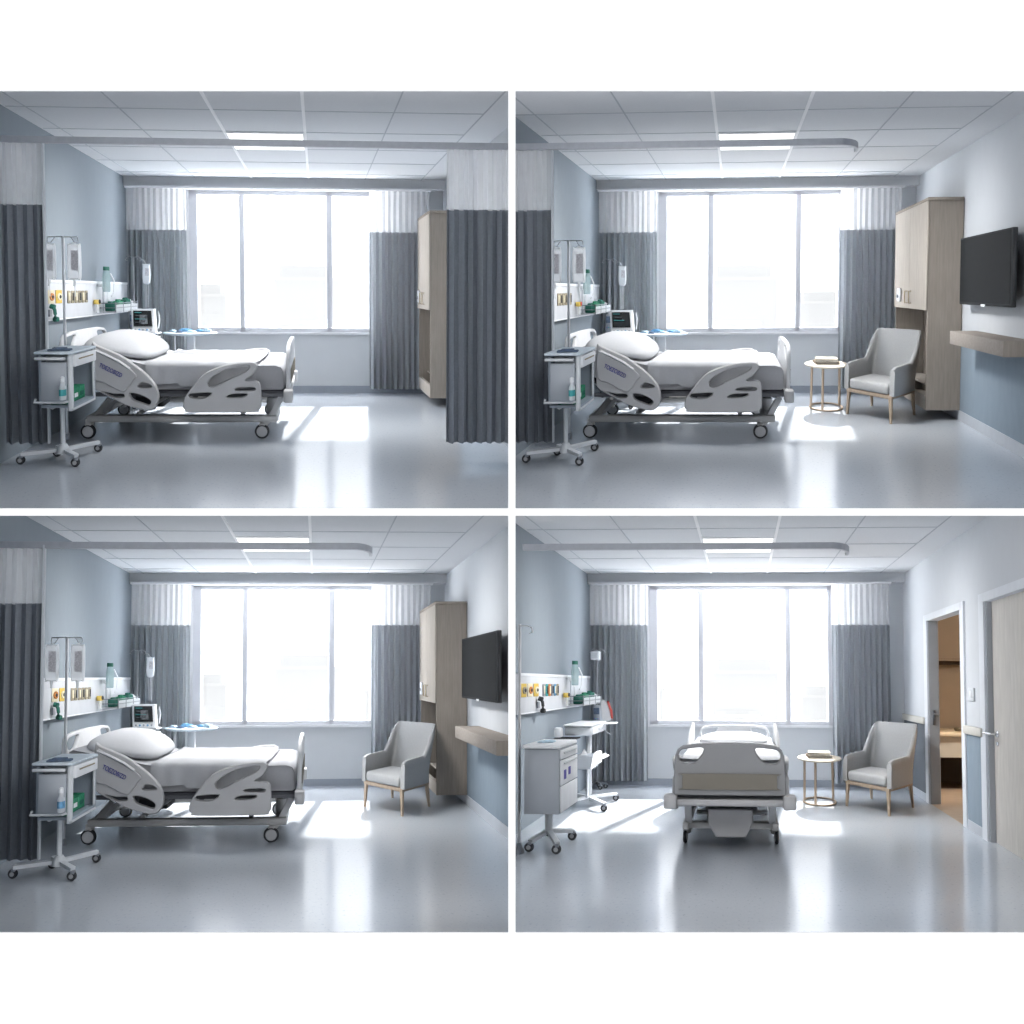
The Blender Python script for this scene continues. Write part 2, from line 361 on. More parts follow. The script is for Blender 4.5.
# ------------------------------------------------------------------ curtains
def wave(pts, fold, amp, z0, z1, seed=0, nz=10, up=0.):
    """pleated hanging cloth along a plan path"""
    rnd = random.Random(seed); P = [Vector((*p, 0)) for p in pts]; L = [0]
    for a, b in zip(P, P[1:]): L.append(L[-1] + (b - a).length)
    n = int(L[-1] / fold * 12) + 2; vs, fs = [], []; ph = [rnd.uniform(-.5, .5) for _ in range(60)]
    am = [rnd.uniform(.65, 1.25) for _ in range(60)]
    for i in range(n):
        d = L[-1] * i / (n - 1); k = 0
        while k < len(L) - 2 and d > L[k + 1]: k += 1
        t = (d - L[k]) / (L[k + 1] - L[k]); c = P[k].lerp(P[k + 1], t); di = (P[k + 1] - P[k]).normalized(); no = Vector((-di.y, di.x, 0))
        f = d / fold; fi = int(f) % 58; fr = f - int(f); a = (am[fi] * (1 - fr) + am[fi + 1] * fr) * amp; p_ = (ph[fi] * (1 - fr) + ph[fi + 1] * fr)
        for j in range(nz):
            h = j / (nz - 1); z = z0 + (z1 - z0) * h
            w = a * (1 - .25 * h) * math.sin(2 * PI * f + p_ + .35 * (1 - h) * math.sin(f * 1.7))
            w2 = .18 * fold * math.sin(4 * PI * f + p_)
            zz = z + (.006 * math.sin(2 * PI * f + 1) if j == 0 else 0)
            q = c + no * w + di * w2 * .4; vs.append((q.x, q.y, zz))
    for i in range(n - 1):
        for j in range(nz - 1): fs.append((i * nz + j, (i + 1) * nz + j, (i + 1) * nz + j + 1, i * nz + j + 1))
    return MB().add(vs, fs)

def window_curtain(r, x0, x1, side, seed):
    t = thing('window_curtain', 'grey pleated window curtain %s of the window, %s' % (side, r.where), 'curtain', r, (x0, -.105, .07), 'window curtains')
    w = x1 - x0; zt = 2.045 - .07
    pth = [(0, 0), (w, 0)]
    wave(pth, w / 10.5, .015, 0, zt, seed).build('drape', M['drape'], t, 60)
    wave(pth, w / 10.5, .0035, zt - .004, 2.556 - .07, seed).build('sheer_top', M['sheer'], t, 60)

RY = -2.34      # privacy rail: depth position
def privacy_curtain(r, pts, label, seed, ztop, zb, hemx=None, dy=0):
    t = thing('privacy_curtain', label, 'curtain', r, (0, RY, zb), 'privacy curtains')
    zm = 1.94 - zb
    loc = [(x, y - RY) for x, y in pts]
    wave(loc, .074, .0105, 0, zm, seed).build('drape', M['drape_dark'], t, 60)
    wave(loc, .074, .007, zm - .004, ztop - zb, seed).build('mesh_top', M['net'], t, 60)
    if hemx is not None:
        MB().box(hemx, hemx + .012, dy - .012, dy + .012, 0, ztop - zb).build('edge_hem', M['hem'], t, 0)
    return t

def curtain_rail(r, x0, xe, z, bend, dy=0):
    t = thing('curtain_rail', 'long grey ceiling hung curtain rail crossing the ' + r.where, 'rail', r, (0, RY + dy, z), 'privacy curtain rails')
    pts = [(x0, 0), (xe - .16, 0)] if bend else [(x0, 0), (xe, 0)]
    if bend: pts += [(xe - .16 + .16 * math.sin(a), .16 * (1 - math.cos(a))) for a in [PI / 2 * i / 8 for i in range(1, 9)]] + [(xe, .19)]
    vs, fs, hw, hh = [], [], .011, .024
    for i, p in enumerate(pts):
        a, b = Vector(pts[max(i - 1, 0)]), Vector(pts[min(i + 1, len(pts) - 1)]); d = (b - a).normalized(); n = Vector((-d.y, d.x))
        for sx, sz in ((-1, -1), (1, -1), (1, 1), (-1, 1)): vs.append((p[0] + n.x * hw * sx, p[1] + n.y * hw * sx, hh * sz))
    for i in range(len(pts) - 1):
        for j in range(4): q = (j + 1) % 4; fs.append((i * 4 + j, i * 4 + q, i * 4 + 4 + q, i * 4 + 4 + j))
    k = len(vs); fs += [(0, 1, 2, 3), (k - 4, k - 3, k - 2, k - 1)]
    MB().add(vs, fs).build('track', M['rail'], t, 20)
    return t

# ------------------------------------------------------------------ hospital bed
HR = [(.301, .841), (.345, .833), (.449, .789), (.561, .738), (.664, .664), (.745, .6), (.802, .539), (.839, .487), (.859, .423), (.857, .358), (.828, .298), (.776, .276), (.707, .285), (.578, .323), (.466, .38), (.375, .427), (.319, .466), (.298, .526)]  # rail and board outlines traced from image pixels, then converted to room units
HRH = [[(.69, .478), (.72, .516), (.776, .503), (.80, .478)], [(.62, .424), (.707, .41), (.79, .362), (.776, .325), (.707, .345), (.64, .372)], [(.40, .435), (.474, .42), (.56, .418), (.56, .392), (.483, .392)]]
FR = [(1.068, .308), (1.081, .382), (1.152, .484), (1.244, .586), (1.355, .642), (1.504, .683), (1.652, .694), (1.698, .679), (1.706, .646), (1.667, .586), (1.606, .538), (1.689, .533), (1.73, .494), (1.737, .327), (1.717, .281), (1.661, .26), (1.133, .26), (1.087, .281)]
FRH = [[(1.285, .527), (1.355, .586), (1.439, .627), (1.559, .655), (1.637, .66), (1.615, .62), (1.522, .572), (1.439, .534), (1.365, .494), (1.3, .479)], [(1.124, .416), (1.17, .423), (1.309, .427), (1.244, .382), (1.133, .388)], [(1.519, .453), (1.55, .471), (1.671, .475), (1.671, .451)], [(1.444, .39), (1.485, .416), (1.615, .42), (1.569, .392)]]
FB = [(-.43, .423), (-.427, .586), (-.418, .727), (-.400, .773), (-.36, .803), (-.25, .819), (0, .824), (.25, .819), (.36, .803), (.400, .773), (.418, .727), (.427, .586), (.43, .423)]
FBH = [(-.389, .74), (-.362, .771), (-.295, .783), (-.212, .788), (-.201, .763), (-.235, .707), (-.275, .673), (-.348, .67), (-.382, .693)]

def make_bed(label, r, loc, yaw=0., text='TOEZOBIZD', lift=1):
    """bed along its own x axis, head at 0"""
    t = thing('hospital_bed', label, 'bed', r, loc, 'hospital beds')
    B = lambda: MB(yaw)
    # end boards
    def board(x, dz, lean, hs=1.):
        return B().plate(smooth_loop(FB[1:-1], 4)[:-4 * 0 or None] if 0 else FB, [smooth_loop(FBH), smooth_loop([(-a, b) for a, b in FBH][::-1])], .036, lambda u, v, w: (x + w + lean * (v - .42), u * hs, v + dz), .008)
    hb = board(.03, .11 if lift else -.01, -.05 if lift else -.02).build('headboard', M['bed_light'], t)
    fb = board(1.965, .025, .008).build('footboard', M['bed_light' if lift else 'foot_board_shaded'], t)  # board colour holds the shade in one room, window light in the others
    B().plate(smooth_loop([(-.36, .51), (-.36, .60), (-.34, .615), (.34, .615), (.36, .60), (.36, .51), (.34, .495), (-.34, .495)], 3), [], .006, lambda u, v, w: (1.987 + w + .008 * (v - .42), u, v), .001).build('tan_panel', M['tan'], fb)
    for s_ in (-1, 1):
        B().box(1.93, 2.01, s_ * .455 - .05, s_ * .455 + .05, .345, .455, .015).build('bumper', M['bed'], t)
        B().box(.0, .07, s_ * .44 - .04, s_ * .44 + .04, .36, .46, .015).build('bumper', M['bed'], t)
    B().box(1.935, 1.985, -.41, .41, .365, .42, .008).build('foot_beam', M['bed'], t)
    # deck
    d = B().box(.72, 1.93, -.42, .42, .40, .437, .006).box(.06, 1.93, -.43, -.40, .385, .415).box(.06, 1.93, .40, .43, .385, .415)
    for x in (.9, 1.15, 1.4, 1.65, 1.85): d.box(x - .02, x + .02, -.40, .40, .37, .40)
    d.build('mattress_deck', M['bed_dark'], t)
    u_ = 0 if lift else .145
    bk = B().add([(.08, -.41, .575 - u_), (.70, -.41, .41), (.70, .41, .41), (.08, .41, .575 - u_), (.08, -.41, .55 - u_), (.70, -.41, .385), (.70, .41, .385), (.08, .41, .55 - u_)], [(0, 1, 2, 3), (7, 6, 5, 4), (0, 4, 5, 1), (1, 5, 6, 2), (2, 6, 7, 3), (3, 7, 4, 0)])
    bk.build('back_support', M['bed_dark'], t, 0)
    # wheeled base
    f = B().box(.20, 1.86, -.38, -.33, .145, .205, .006).box(.20, 1.86, .33, .38, .145, .205, .006).box(.20, .26, -.35, .35, .15, .20, .006).box(1.78, 1.84, -.35, .35, .15, .20, .006)
    f.build('base_frame', M['bed_frame'], t)
    lift = B()
    for s_ in (-1, 1):
        lift.bar((.62, s_ * .2, .19), (.95, s_ * .2, .40), .05, .03); lift.bar((1.55, s_ * .2, .19), (1.25, s_ * .2, .40), .05, .03)
        lift.bar((.30, s_ * .24, .2), (.50, s_ * .24, .42), .05, .035)
    lift.tube([(.62, -.3, .2), (.62, .3, .2)], .02, 8); lift.tube([(1.55, -.3, .2), (1.55, .3, .2)], .02, 8)
    lift.build('lift_arms', M['bed_light'], t)
    B().plate([(-.18, .31), (.18, .31), (.18, .20), (.12, .085), (-.12, .085), (-.18, .20)], [], .10, lambda u, v, w: (1.80 + w, u, v), .01).build('drive_housing', M['bed'], t)
    B().box(.5, .78, -.12, .12, .21, .33, .02).build('motor', M['bed_dark'], t)
    # corner brackets and casters
    for x, s_ in ((.21, -1), (1.73, -1), (.21, 1), (1.73, 1)):
        fork = B().bar((x + .06 if x > 1 else x - .0, s_ * .352, .17), (x, s_ * .352, .10), .045, .05).box(x - .03, x + .03, s_ * .352 - .032, s_ * .352 + .032, .09, .135, .01)
        fk = fork.build('caster_fork', M['bed_frame'], t)
        B().disc((x, s_ * .372, .064), .064, 'y', .026, 28, .12).build('caster_wheel', M['rubber'], fk)
        B().disc((x, s_ * .372, .064), .050, 'y', .034, 28, .1).build('wheel_disc', M['wheel_light'], fk)
        if x > 1: B().bar((1.80, s_ * .33, .17), (1.90, s_ * .33, .36), .05, .05).build('corner_bracket', M['bed_light'], t)
        else: B().bar((.24, s_ * .33, .17), (.36, s_ * .28, .33), .045, .045).build('corner_bracket', M['bed_frame'], t)
    # side rails, two each side
    for s_ in (-1, 1):
        y = s_ * .462
        dh, df = (0, 0) if lift else (-.16, .075)
        hr = B().plate(smooth_loop(HR, 4), [smooth_loop(h, 3) for h in HRH], .036, lambda u, v, w: (u, y + w, v + dh), .008).build('head_side_rail', M['bed'], t)
        B().plate(smooth_loop([(.315, .80), (.40, .775), (.52, .715), (.63, .635), (.68, .578), (.66, .545), (.60, .46), (.55, .44), (.40, .52), (.315, .56)], 3), [], .014, lambda u, v, w: (u, y + s_ * .02 + w, v + dh), .005).build('inset_panel', M['bed'], hr)
        B().tube([(.325, y + s_ * .022, .795 + dh), (.42, y + s_ * .024, .757 + dh), (.54, y + s_ * .024, .695 + dh), (.625, y + s_ * .022, .635 + dh)], .012, 8).build('grip_lip', M['bed_light'], hr)
        fr = B().plate(smooth_loop(FR, 4), [smooth_loop(h, 3) for h in FRH], .036, lambda u, v, w: (u, y + w, v + df), .008).build('foot_side_rail', M['bed'], t)
        for x in (.62, 1.35): B().bar((x, s_ * .42, .395), (x, s_ * .455, .33), .05, .02).build('rail_mount', M['bed_dark'], t)
        if s_ < 0:
            ca, sa = math.cos(-.47), math.sin(-.47)
            q = lettering(text, .052, lambda u, v, w: (.365 + u * ca * .72 - v * sa, y - .0285 - w, .655 + dh + u * sa * .72 + v * ca))
            l = B(); l.add(q.v, q.f); l.build('blue_lettering', M['ink'], hr, 0)
    return t

def make_mattress(label, r, loc, yaw=0., lift=1):
    prof = [(.06, .60), (.06, .78), (.09, .80), (.72, .665), (.80, .655), (1.86, .655), (1.91, .64), (1.93, .60), (1.93, .455), (1.91, .44), (.74, .44)]
    if not lift: prof = [(.06, .46), (.06, .65), (.09, .675)] + prof[3:]
    b = MB(yaw); n = len(prof); vs, fs = [], []
    ys = [(-.435, .02), (-.435, .0), (-.42, 0), (.42, 0), (.435, 0)]
    rows = [(-.405, .0), (-.43, -.025), (.43, -.025), (.405, .0)]
    cx = sum(p[0] for p in prof) / n; cz = sum(p[1] for p in prof) / n
    for y, inn in ((-.415, .02), (-.424, 0.), (-.40, 0.), (.40, 0.), (.424, 0.), (.415, .02)):
        sh = 0 if abs(y) < .41 else (.012 if inn == 0 else .03)
        for x, z in prof: vs.append((x + (cx - x) * sh * .5, y, z + (cz - z) * sh * 2.))
    m = 6
    for k in range(m - 1):
        for i in range(n): j = (i + 1) % n; fs.append((k * n + i, k * n + j, (k + 1) * n + j, (k + 1) * n + i))
    fs.append(tuple(range(n))); fs.append(tuple((m - 1) * n + i for i in range(n - 1, -1, -1)))
    return tag(b.add(vs, fs).build('mattress', M['linen2'], None, 50, r, loc), label, 'mattress', 'bed mattresses')

def make_pillow(label, r, loc, yaw=0., lift=1):
    b = MB(yaw); n, m = 28, 16; vs, fs = [], []; rx, ry, rz, tilt = .32, .37, .165, -.12
    pw = lambda c, e: math.copysign(abs(c) ** e, c)
    for i in range(m + 1):
        ph = -PI / 2 + PI * i / m
        for j in range(n):
            th = 2 * PI * j / n; e = .5
            x, y = rx * pw(math.cos(th), e) * pw(math.cos(ph), .8), ry * pw(math.sin(th), e) * pw(math.cos(ph), .8); z = rz * pw(math.sin(ph), .9)
            z *= 1 - .25 * (abs(x / rx) ** 3 + abs(y / ry) ** 3) + .05 * math.sin(7 * x + 5 * y)
            px_ = .425 + x; z *= .55 if z < 0 else 1; z *= 1 if lift else .5; vs.append((px_, y, max((.752 if lift else .69) + z + x * math.sin(tilt) * lift, (.806 if lift else .69) - (.214 if lift else .03) * (px_ - .09))))
    for i in range(m):
        for j in range(n): q = (j + 1) % n; fs.append((i * n + j, i * n + q, (i + 1) * n + q, (i + 1) * n + j))
    return tag(b.add(vs, fs).build('pillow', M['linen'], None, 80, r, loc), label, 'pillow', 'bed pillows')

def make_blanket(label, r, loc, yaw=0.):
    """cover folded over the mattress and hanging down both sides"""
    b = MB(yaw); x0, x1 = .75, 1.70; pr = []
    for k in range(6): pr.append((-.434, .475 + .17 * k / 5))
    pr += [(-.431, .662), (-.42, .672)] + [(-.405 + .81 * k / 14, .674) for k in range(15)] + [(.42, .672), (.431, .662)] + [(.434, .645 - .17 * k / 5) for k in range(6)]
    nx = 34; vs, fs = [], []; rn = random.Random(3)
    for i in range(nx):
        x = x0 + (x1 - x0) * i / (nx - 1)
        for j, (y, z) in enumerate(pr):
            w = .003 * math.sin(9 * x + 4 * y) + .002 * math.sin(23 * x - 11 * y + 1) + .0015 * math.sin(17 * y + 31 * x)
            head = .01 * max(0, 1 - (x - x0) / .08); side = abs(y) > .425
            hem = 0
            if side and z < .5: hem = .012 * math.sin(6 * x + 1) + (.02 if x < 1.02 else -.012)
            sl = max(0, .72 - x) * .20
            vs.append((x + (.03 * math.sin(3 * y + 1) if i in (0, nx - 1) else 0), y + (abs(w) * (-1 if y < 0 else 1) * 1.2 if side else 0), z + (abs(w) if not side else 0) + head + hem + sl + (.004 if not side else 0)))
    n = len(pr)
    for i in range(nx - 1):
        for j in range(n - 1): fs.append((i * n + j, (i + 1) * n + j, (i + 1) * n + j + 1, i * n + j + 1))
    o = b.add(vs, fs).build('blanket', M['linen'], None, 70, r, loc)
    return tag(o, label, 'blanket', 'bed blankets')

# ------------------------------------------------------------------ small helpers for wheeled things
def caster(t, x, y, r=.032):
    f = MB().box(x - .014, x + .014, y - .016, y + .016, r * 1.5, r * 2.2, .004).build('caster_fork', M['steel_dark'], t)
    MB().disc((x - .008, y, r), r, 'y', .024, 20, .15).build('caster_wheel', M['rubber'], f)
    MB().disc((x - .008, y, r), r * .55, 'y', .028, 16, .15).build('wheel_hub', M['wheel'], f)

def supply_cart(label, r, loc, s=1.):
    """pole mounted cart with drawer and open shelf facing right"""
    t = thing('supply_cart', label, 'cart', r, loc, 'supply carts')
    # footprint x -.13..+.13 , y -.16..+.16 ; body z .40*s..
    z0, z1 = .455 * s, .865 * s; x0, x1, y0, y1 = -.125, .125, -.16, .19
    MB().box(x0 - .01, x1 + .008, y0 - .01, y1 + .01, z1 - .022, z1, .008).build('cart_top', M['top'], t)
    MB().box(x0 + .02, x0 + .04, y0, y1, z0 + .03, z1 - .03).box(x0 + .02, x1, y1 - .012, y1, z0, z1 - .02).box(x0 + .02, x1, y0 + .02, y1, z0, z0 + .018).box(x0 + .04, x0 + .05, y0 + .03, y1, z0, z1 - .1).build('cabinet', M['cart_in'], t, 0)
    MB().box(x0 + .035, x1 - .03, y0 - .012, y0 + .01, z0 + .05, z1 - .075, .01).build('side_panel', M['cart'], t)
    MB().box(x1 - .028, x1, y0, y0 + .03, z0 - .02, z1 - .02, .004).box(x1 - .014, x1, y1 - .03, y1, z0 - .01, z1 - .02, .004).box(x1 - .014, x1, y0, y1, z0 - .02, z0 + .004, .004).build('shelf_frame', M['cart_light'], t)
    d = MB().box(x0 + .05, x1 + .012, y0 + .034, y1 - .004, z1 - .115, z1 - .03, .006).build('drawer', M['cart_white'], t)
    MB().box(x1 + .012, x1 + .018, y0 + .08, y1 - .06, z1 - .066, z1 - .056, .002).build('drawer_handle', M['outlet'], d)
    MB().tube([(x0, y0 - .01, z0 + .07), (x0, y0 - .03, z0 + .05), (x1 - .04, y0 - .03, z0 + .05), (x1 - .03, y0, z0 + .05)], .008, 8).build('side_bar', M['cart_light'], t)
    MB().box(x0 - .005, x1 - .04, y0 - .014, y0 + .012, z1 - .062, z1 - .040, .006).build('push_handle', M['cart_light'], t)
    cx, cy = -.045, .02
    MB().tube([(cx, cy, .09), (cx, cy, z0 + .012)], .017, 12).tube([(cx, cy, z0), (cx, y0 + .05, z0 - .005)], .016, 8).build('column', M['cart_light'], t)
    MB().lathe([(.045, .075), (.04, .11), (.025, .14)], (cx, cy, 0), 16).build('hub', M['cart_light'], t)
    for x, y in ((-.33, -.02), (.10, -.07), (.12, .24), (-.15, .14)):
        MB().bar((cx, cy, .098), (x, y, .078), .034, .026).build('base_leg', M['cart_light'], t)
        caster(t, x, y)
    return t

def iv_pole(label, r, loc, z0, z1, half, group='bedside drip poles'):
    t = thing('drip_pole', label, 'pole', r, loc, group)
    MB().tube([(0, 0, z0), (0, 0, z1)], .011, 10).build('pole', M['steel'], t)
    MB().tube([(0, 0, z0), (0, 0, z0 + .05)], .02, 10).build('pole_socket', M['steel_dark'], t)
    c = MB().tube([(-half, 0, z1 - .005), (half, 0, z1 - .005)], .005, 8)
    c.build('crossbar', M['steel'], t)
    for s in (-1, 1):
        MB().tube([(s * half * .55, 0, z1 - .005), (s * half * .8, 0, z1 - .05), (s * half, 0, z1 - .055), (s * half * 1.05, 0, z1 - .035), (s * half, 0, z1 - .005)], .004, 6).build('hook', M['steel_dark'], t)
    return t

def iv_bag(label, r, loc, w=.108, h=.285):
    t = thing('infusion_bag', label, 'bag', r, loc, 'clear infusion bags')
    n = 10; vs, fs = [], []
    out = [(-w / 2, -h), (-w / 2, -.03), (-w / 2 + .02, -.008), (w / 2 - .02, -.008), (w / 2, -.03), (w / 2, -h), (w / 4, -h - .018), (-w / 4, -h - .018)]
    MB().plate(smooth_loop(out, 3), [], .028, lambda u, v, q: (u, q, v), .012).build('bag_body', M['bag'], t, 60)
    MB().box(-w * .18, w * .36, -.017, -.0145, -h * .80, -h * .22).build('printed_label', M['bag_print'], t, 0)
    MB().tube([(0, 0, -h - .015), (0, 0, -h - .075)], .012, 8).build('drip_chamber', M['bag'], t)
    MB().tube([(0, 0, -h - .075), (.004, 0, -h - .16)], .003, 6).build('drip_tube', M['bag'], t)
    MB().ring((0, 0, 0), .012, .003, 16, 6).build('hanger_loop', M['bag'], t)
    return t

# ------------------------------------------------------------------ things on the left wall
def headwall(r, colourful=False):
    y0, y1 = -1.98, -.15
    t = thing('headwall_panel', 'long white medical gas panel on the wall of the ' + r.where, 'wall panel', r, (0, 0, 0), 'wall medical panels')
    MB().box(0, .045, y0, y1, 1.03, 1.385, .006).build('panel_body', M['panel'], t)
    MB().box(.045, .052, y0, y1, 1.365, 1.392, .003).box(.045, .05, y0, y1, 1.03, 1.042).build('panel_trim', M['cart_white'], t)
    cols = ['outlet'] * 6 if not colourful else ['steel_dark', 'teal', 'orange', 'steel_dark', 'blue', 'outlet']
    ya, yb = -1.51, -1.12
    for i in range(6):
        a = ya + (yb - ya) * i / 6; b_ = a + (yb - ya) / 6 - .018
        o = MB().box(.045, .056, a, b_, 1.175, 1.295, .006).build('gas_outlet', M[cols[i]], t)
        MB().box(.055, .060, a + .012, b_ - .012, 1.20, 1.275, .004).build('socket_face', M['dark'] if i % 2 else M['cream'], o)
    for i, (a, c1, c2) in enumerate(((-1.70, 'yellow', 'cream'), (-1.82, 'cream', 'orange')) + (((-1.94, 'yellow', 'outlet'),) if colourful else ())):
        o = MB().box(.045, .054, a, a + .095, 1.18, 1.30, .006).build('gas_outlet', M[c1], t)
        MB().disc((.058, a + .05, 1.24), .033, 'x', .012, 18).build('socket_ring', M[c2], o)
        MB().disc((.062, a + .05, 1.24), .016, 'x', .012, 14).build('socket_hole', M['dark'], o)
    for a in (-.78, -.70): MB().tube([(.05, a, 1.36), (.06, a, 1.2), (.055, a + .01, 1.09)], .005, 6).build('hose', M['bag'], t)
    MB().box(.045, .05, -.80, -.785, 1.05, 1.36).build('panel_joint', M['cart'], t, 0)
    # handset
    hs = thing('telephone_handset', 'dark handset hanging on the white wall panel in the ' + r.where, 'handset', r, (.055, -1.81 if not colourful else -1.63, 1.03), 'wall handsets')
    MB().tube([(.03, 0, .12), (.045, .0, .10), (.05, 0, .06), (.045, .01, .03), (.03, .035, .015)], .014, 8).build('handle', M['green'] if not colourful else M['dark'], hs)
    MB().tube([(.012, 0, .13), (.045, 0, .122)], .022, 10).build('earpiece', M['green'] if not colourful else M['dark'], hs)
    MB().tube([(.012, .05, .012), (.045, .045, .014)], .022, 10).build('mouthpiece', M['green'] if not colourful else M['dark'], hs)
    MB().box(0, .014, -.02, .02, .04, .10).build('cradle', M['steel_dark'], hs, 0)
    # suction jar
    j = thing('suction_jar', 'clear jar with dark green lid on wall panel of the ' + r.where, 'jar', r, (.135, -.90, 1.28), 'wall suction jars')
    MB().lathe([(.032, 0), (.037, .012), (.039, .12), (.039, .17), (.030, .225), (.024, .232)], n=20).build('jar_body', M['jar'], j)
    MB().lathe([(.031, .228), (.031, .262), (.028, .268)], n=20).build('lid', M['green'], j)
    MB().box(-.072, -.04, -.02, .02, .05, .09).build('bracket', M['cart_white'], j, 0)
    MB().tube([(.03, .03, .20), (.06, .05, .12), (.05, .06, 0), (.02, .07, -.05)], .006, 6).build('hose', M['bag'], j)
    # equipment basket
    b = thing('equipment_basket', 'grey wire basket at the window end of wall panel, ' + r.where, 'basket', r, (.145, -.62, 1.06), 'wall equipment baskets')
    m = MB().box(-.08, .09, -.30, .30, 0, .012)
    m.build('basket_floor', M['steel'], b, 0)
    for z in (.05, .10): MB().tube([(-.08, -.30, z), (.09, -.30, z), (.09, .30, z), (-.08, .30, z)], .005, 6).build('wire_rail', M['steel_dark'], b)
    for y in (-.30, -.1, .1, .30): MB().tube([(.09, y, 0), (.09, y, .11)], .005, 6).build('wire_post', M['steel_dark'], b)
    MB().box(.085, .09, -.28, .30, .015, .085).build('clear_front', M['bag'], b, 0)
    for i, (y, m_, h, w) in enumerate(((-.24, 'green', .105, .05), (-.05, 'greens', .125, .06), (.14, 'green', .14, .065), (.245, 'cart_white', .12, .04))):
        o = MB().box(-.03, .05, -w, w, 0, h - .02, .012).box(-.012, .03, -w * .5, w * .5, h - .03, h, .008).build('supply_pack', M[m_], None, 35, r, (.145, -.62 + y, 1.0735))
        tag(o, ['short dark green', 'mottled green', 'tallest dark green', 'small white'][i] + ' supply pack in wall basket, ' + r.where, 'pack', 'packs in the wall baskets')
    g = thing('flow_meter', 'flow meter with yellow body beside the wall basket in the ' + r.where, 'flow meter', r, (.055, -1.0, 1.06), 'wall flow meters')
    MB().tube([(.03, 0, 0), (.03, 0, .09)], .016, 10).build('tube', M['bag'], g)
    MB().box(0, .05, -.03, .03, .09, .14, .008).build('body', M['yellow'], g)
    MB().disc((.052, 0, .12), .022, 'x', .01, 14).build('dial', M['red'] if r.key == 2 else M['dark'], g)

def back_stand(r, x, y, ztop, bag):
    t = thing('drip_stand', 'thin drip stand by the left window curtain in the ' + r.where, 'stand', r, (x, y, 0), 'rolling drip stands')
    MB().tube([(0, 0, .06), (0, 0, ztop)], .011, 10).build('pole', M['steel'], t)
    for s in (-1, 1):
        MB().tube([(0, 0, ztop - .01), (s * .05, 0, ztop + .012), (s * .085, 0, ztop - .012), (s * .095, 0, ztop - .035), (s * .075, 0, ztop - .045)], .006, 6).build('hook', M['steel'], t)
        MB().tube([(0, 0, ztop - .01), (s * .02, .04, ztop + .005), (s * .03, .06, ztop - .03)], .006, 6).build('hook', M['steel'], t)
    for k in range(5):
        a = 2 * PI * k / 5 + .3; q = (.11 * math.cos(a), .075 * math.sin(a))
        MB().bar((0, 0, .075), (*q, .06), .028, .02).build('base_leg', M['steel_dark'], t); caster(t, *q, .026)
    MB().box(-.04, .05, -.05, .03, .80, 1.03, .01).build('infusion_pump', M['cart'], t)
    MB().box(-.03, .04, -.056, -.05, .92, 1.0).build('pump_display', M['navy'], t, 0)
    for k in range(3): MB().disc((-.02 + .022 * k, -.055, .865), .008, 'y', .008, 10).build('pump_button', M['teal'] if k % 2 else M['purple'], t)
    if bag:
        iv = thing('infusion_bag', 'small white infusion bag before the left window curtain, ' + r.where, 'bag', r, (x + .165, y - .03, ztop - .085), 'white infusion bags')
        w, h = .085, .225
        MB().plate(smooth_loop([(-w / 2, -h), (-w / 2, -.012), (-w / 2 + .012, 0), (w / 2 - .012, 0), (w / 2, -.012), (w / 2, -h)], 3), [], .03, lambda u, v, q: (u, q, v), .01).build('bag_body', M['cart_white'], iv, 60)
        MB().box(-.01, .035, -.0175, -.0155, -.14, -.05).build('printed_label', M['bag_print'], iv, 0)
        for k in (-.02, 0, .02): MB().tube([(k, 0, -h), (k * .8, .0, -h - .3)], .003, 6).build('drip_tube', M['bag'], iv)
        MB().tube([(0, 0, 0), (-.04, .015, .05), (-.07, .03, .055)], .004, 6).build('hanger_loop', M['bag'], iv)
    else:
        o = thing('infusion_monitor', 'small white box clamped atop the drip stand in the ' + r.where, 'monitor', r, (x + .0, y - .04, ztop - .13), None)
        MB().box(-.065, .05, -.03, .025, 0, .11, .01).build('housing', M['cart_white'], o); MB().box(-.05, .03, -.034, -.03, .02, .09).build('front_plate', M['cart_light'], o, 0)

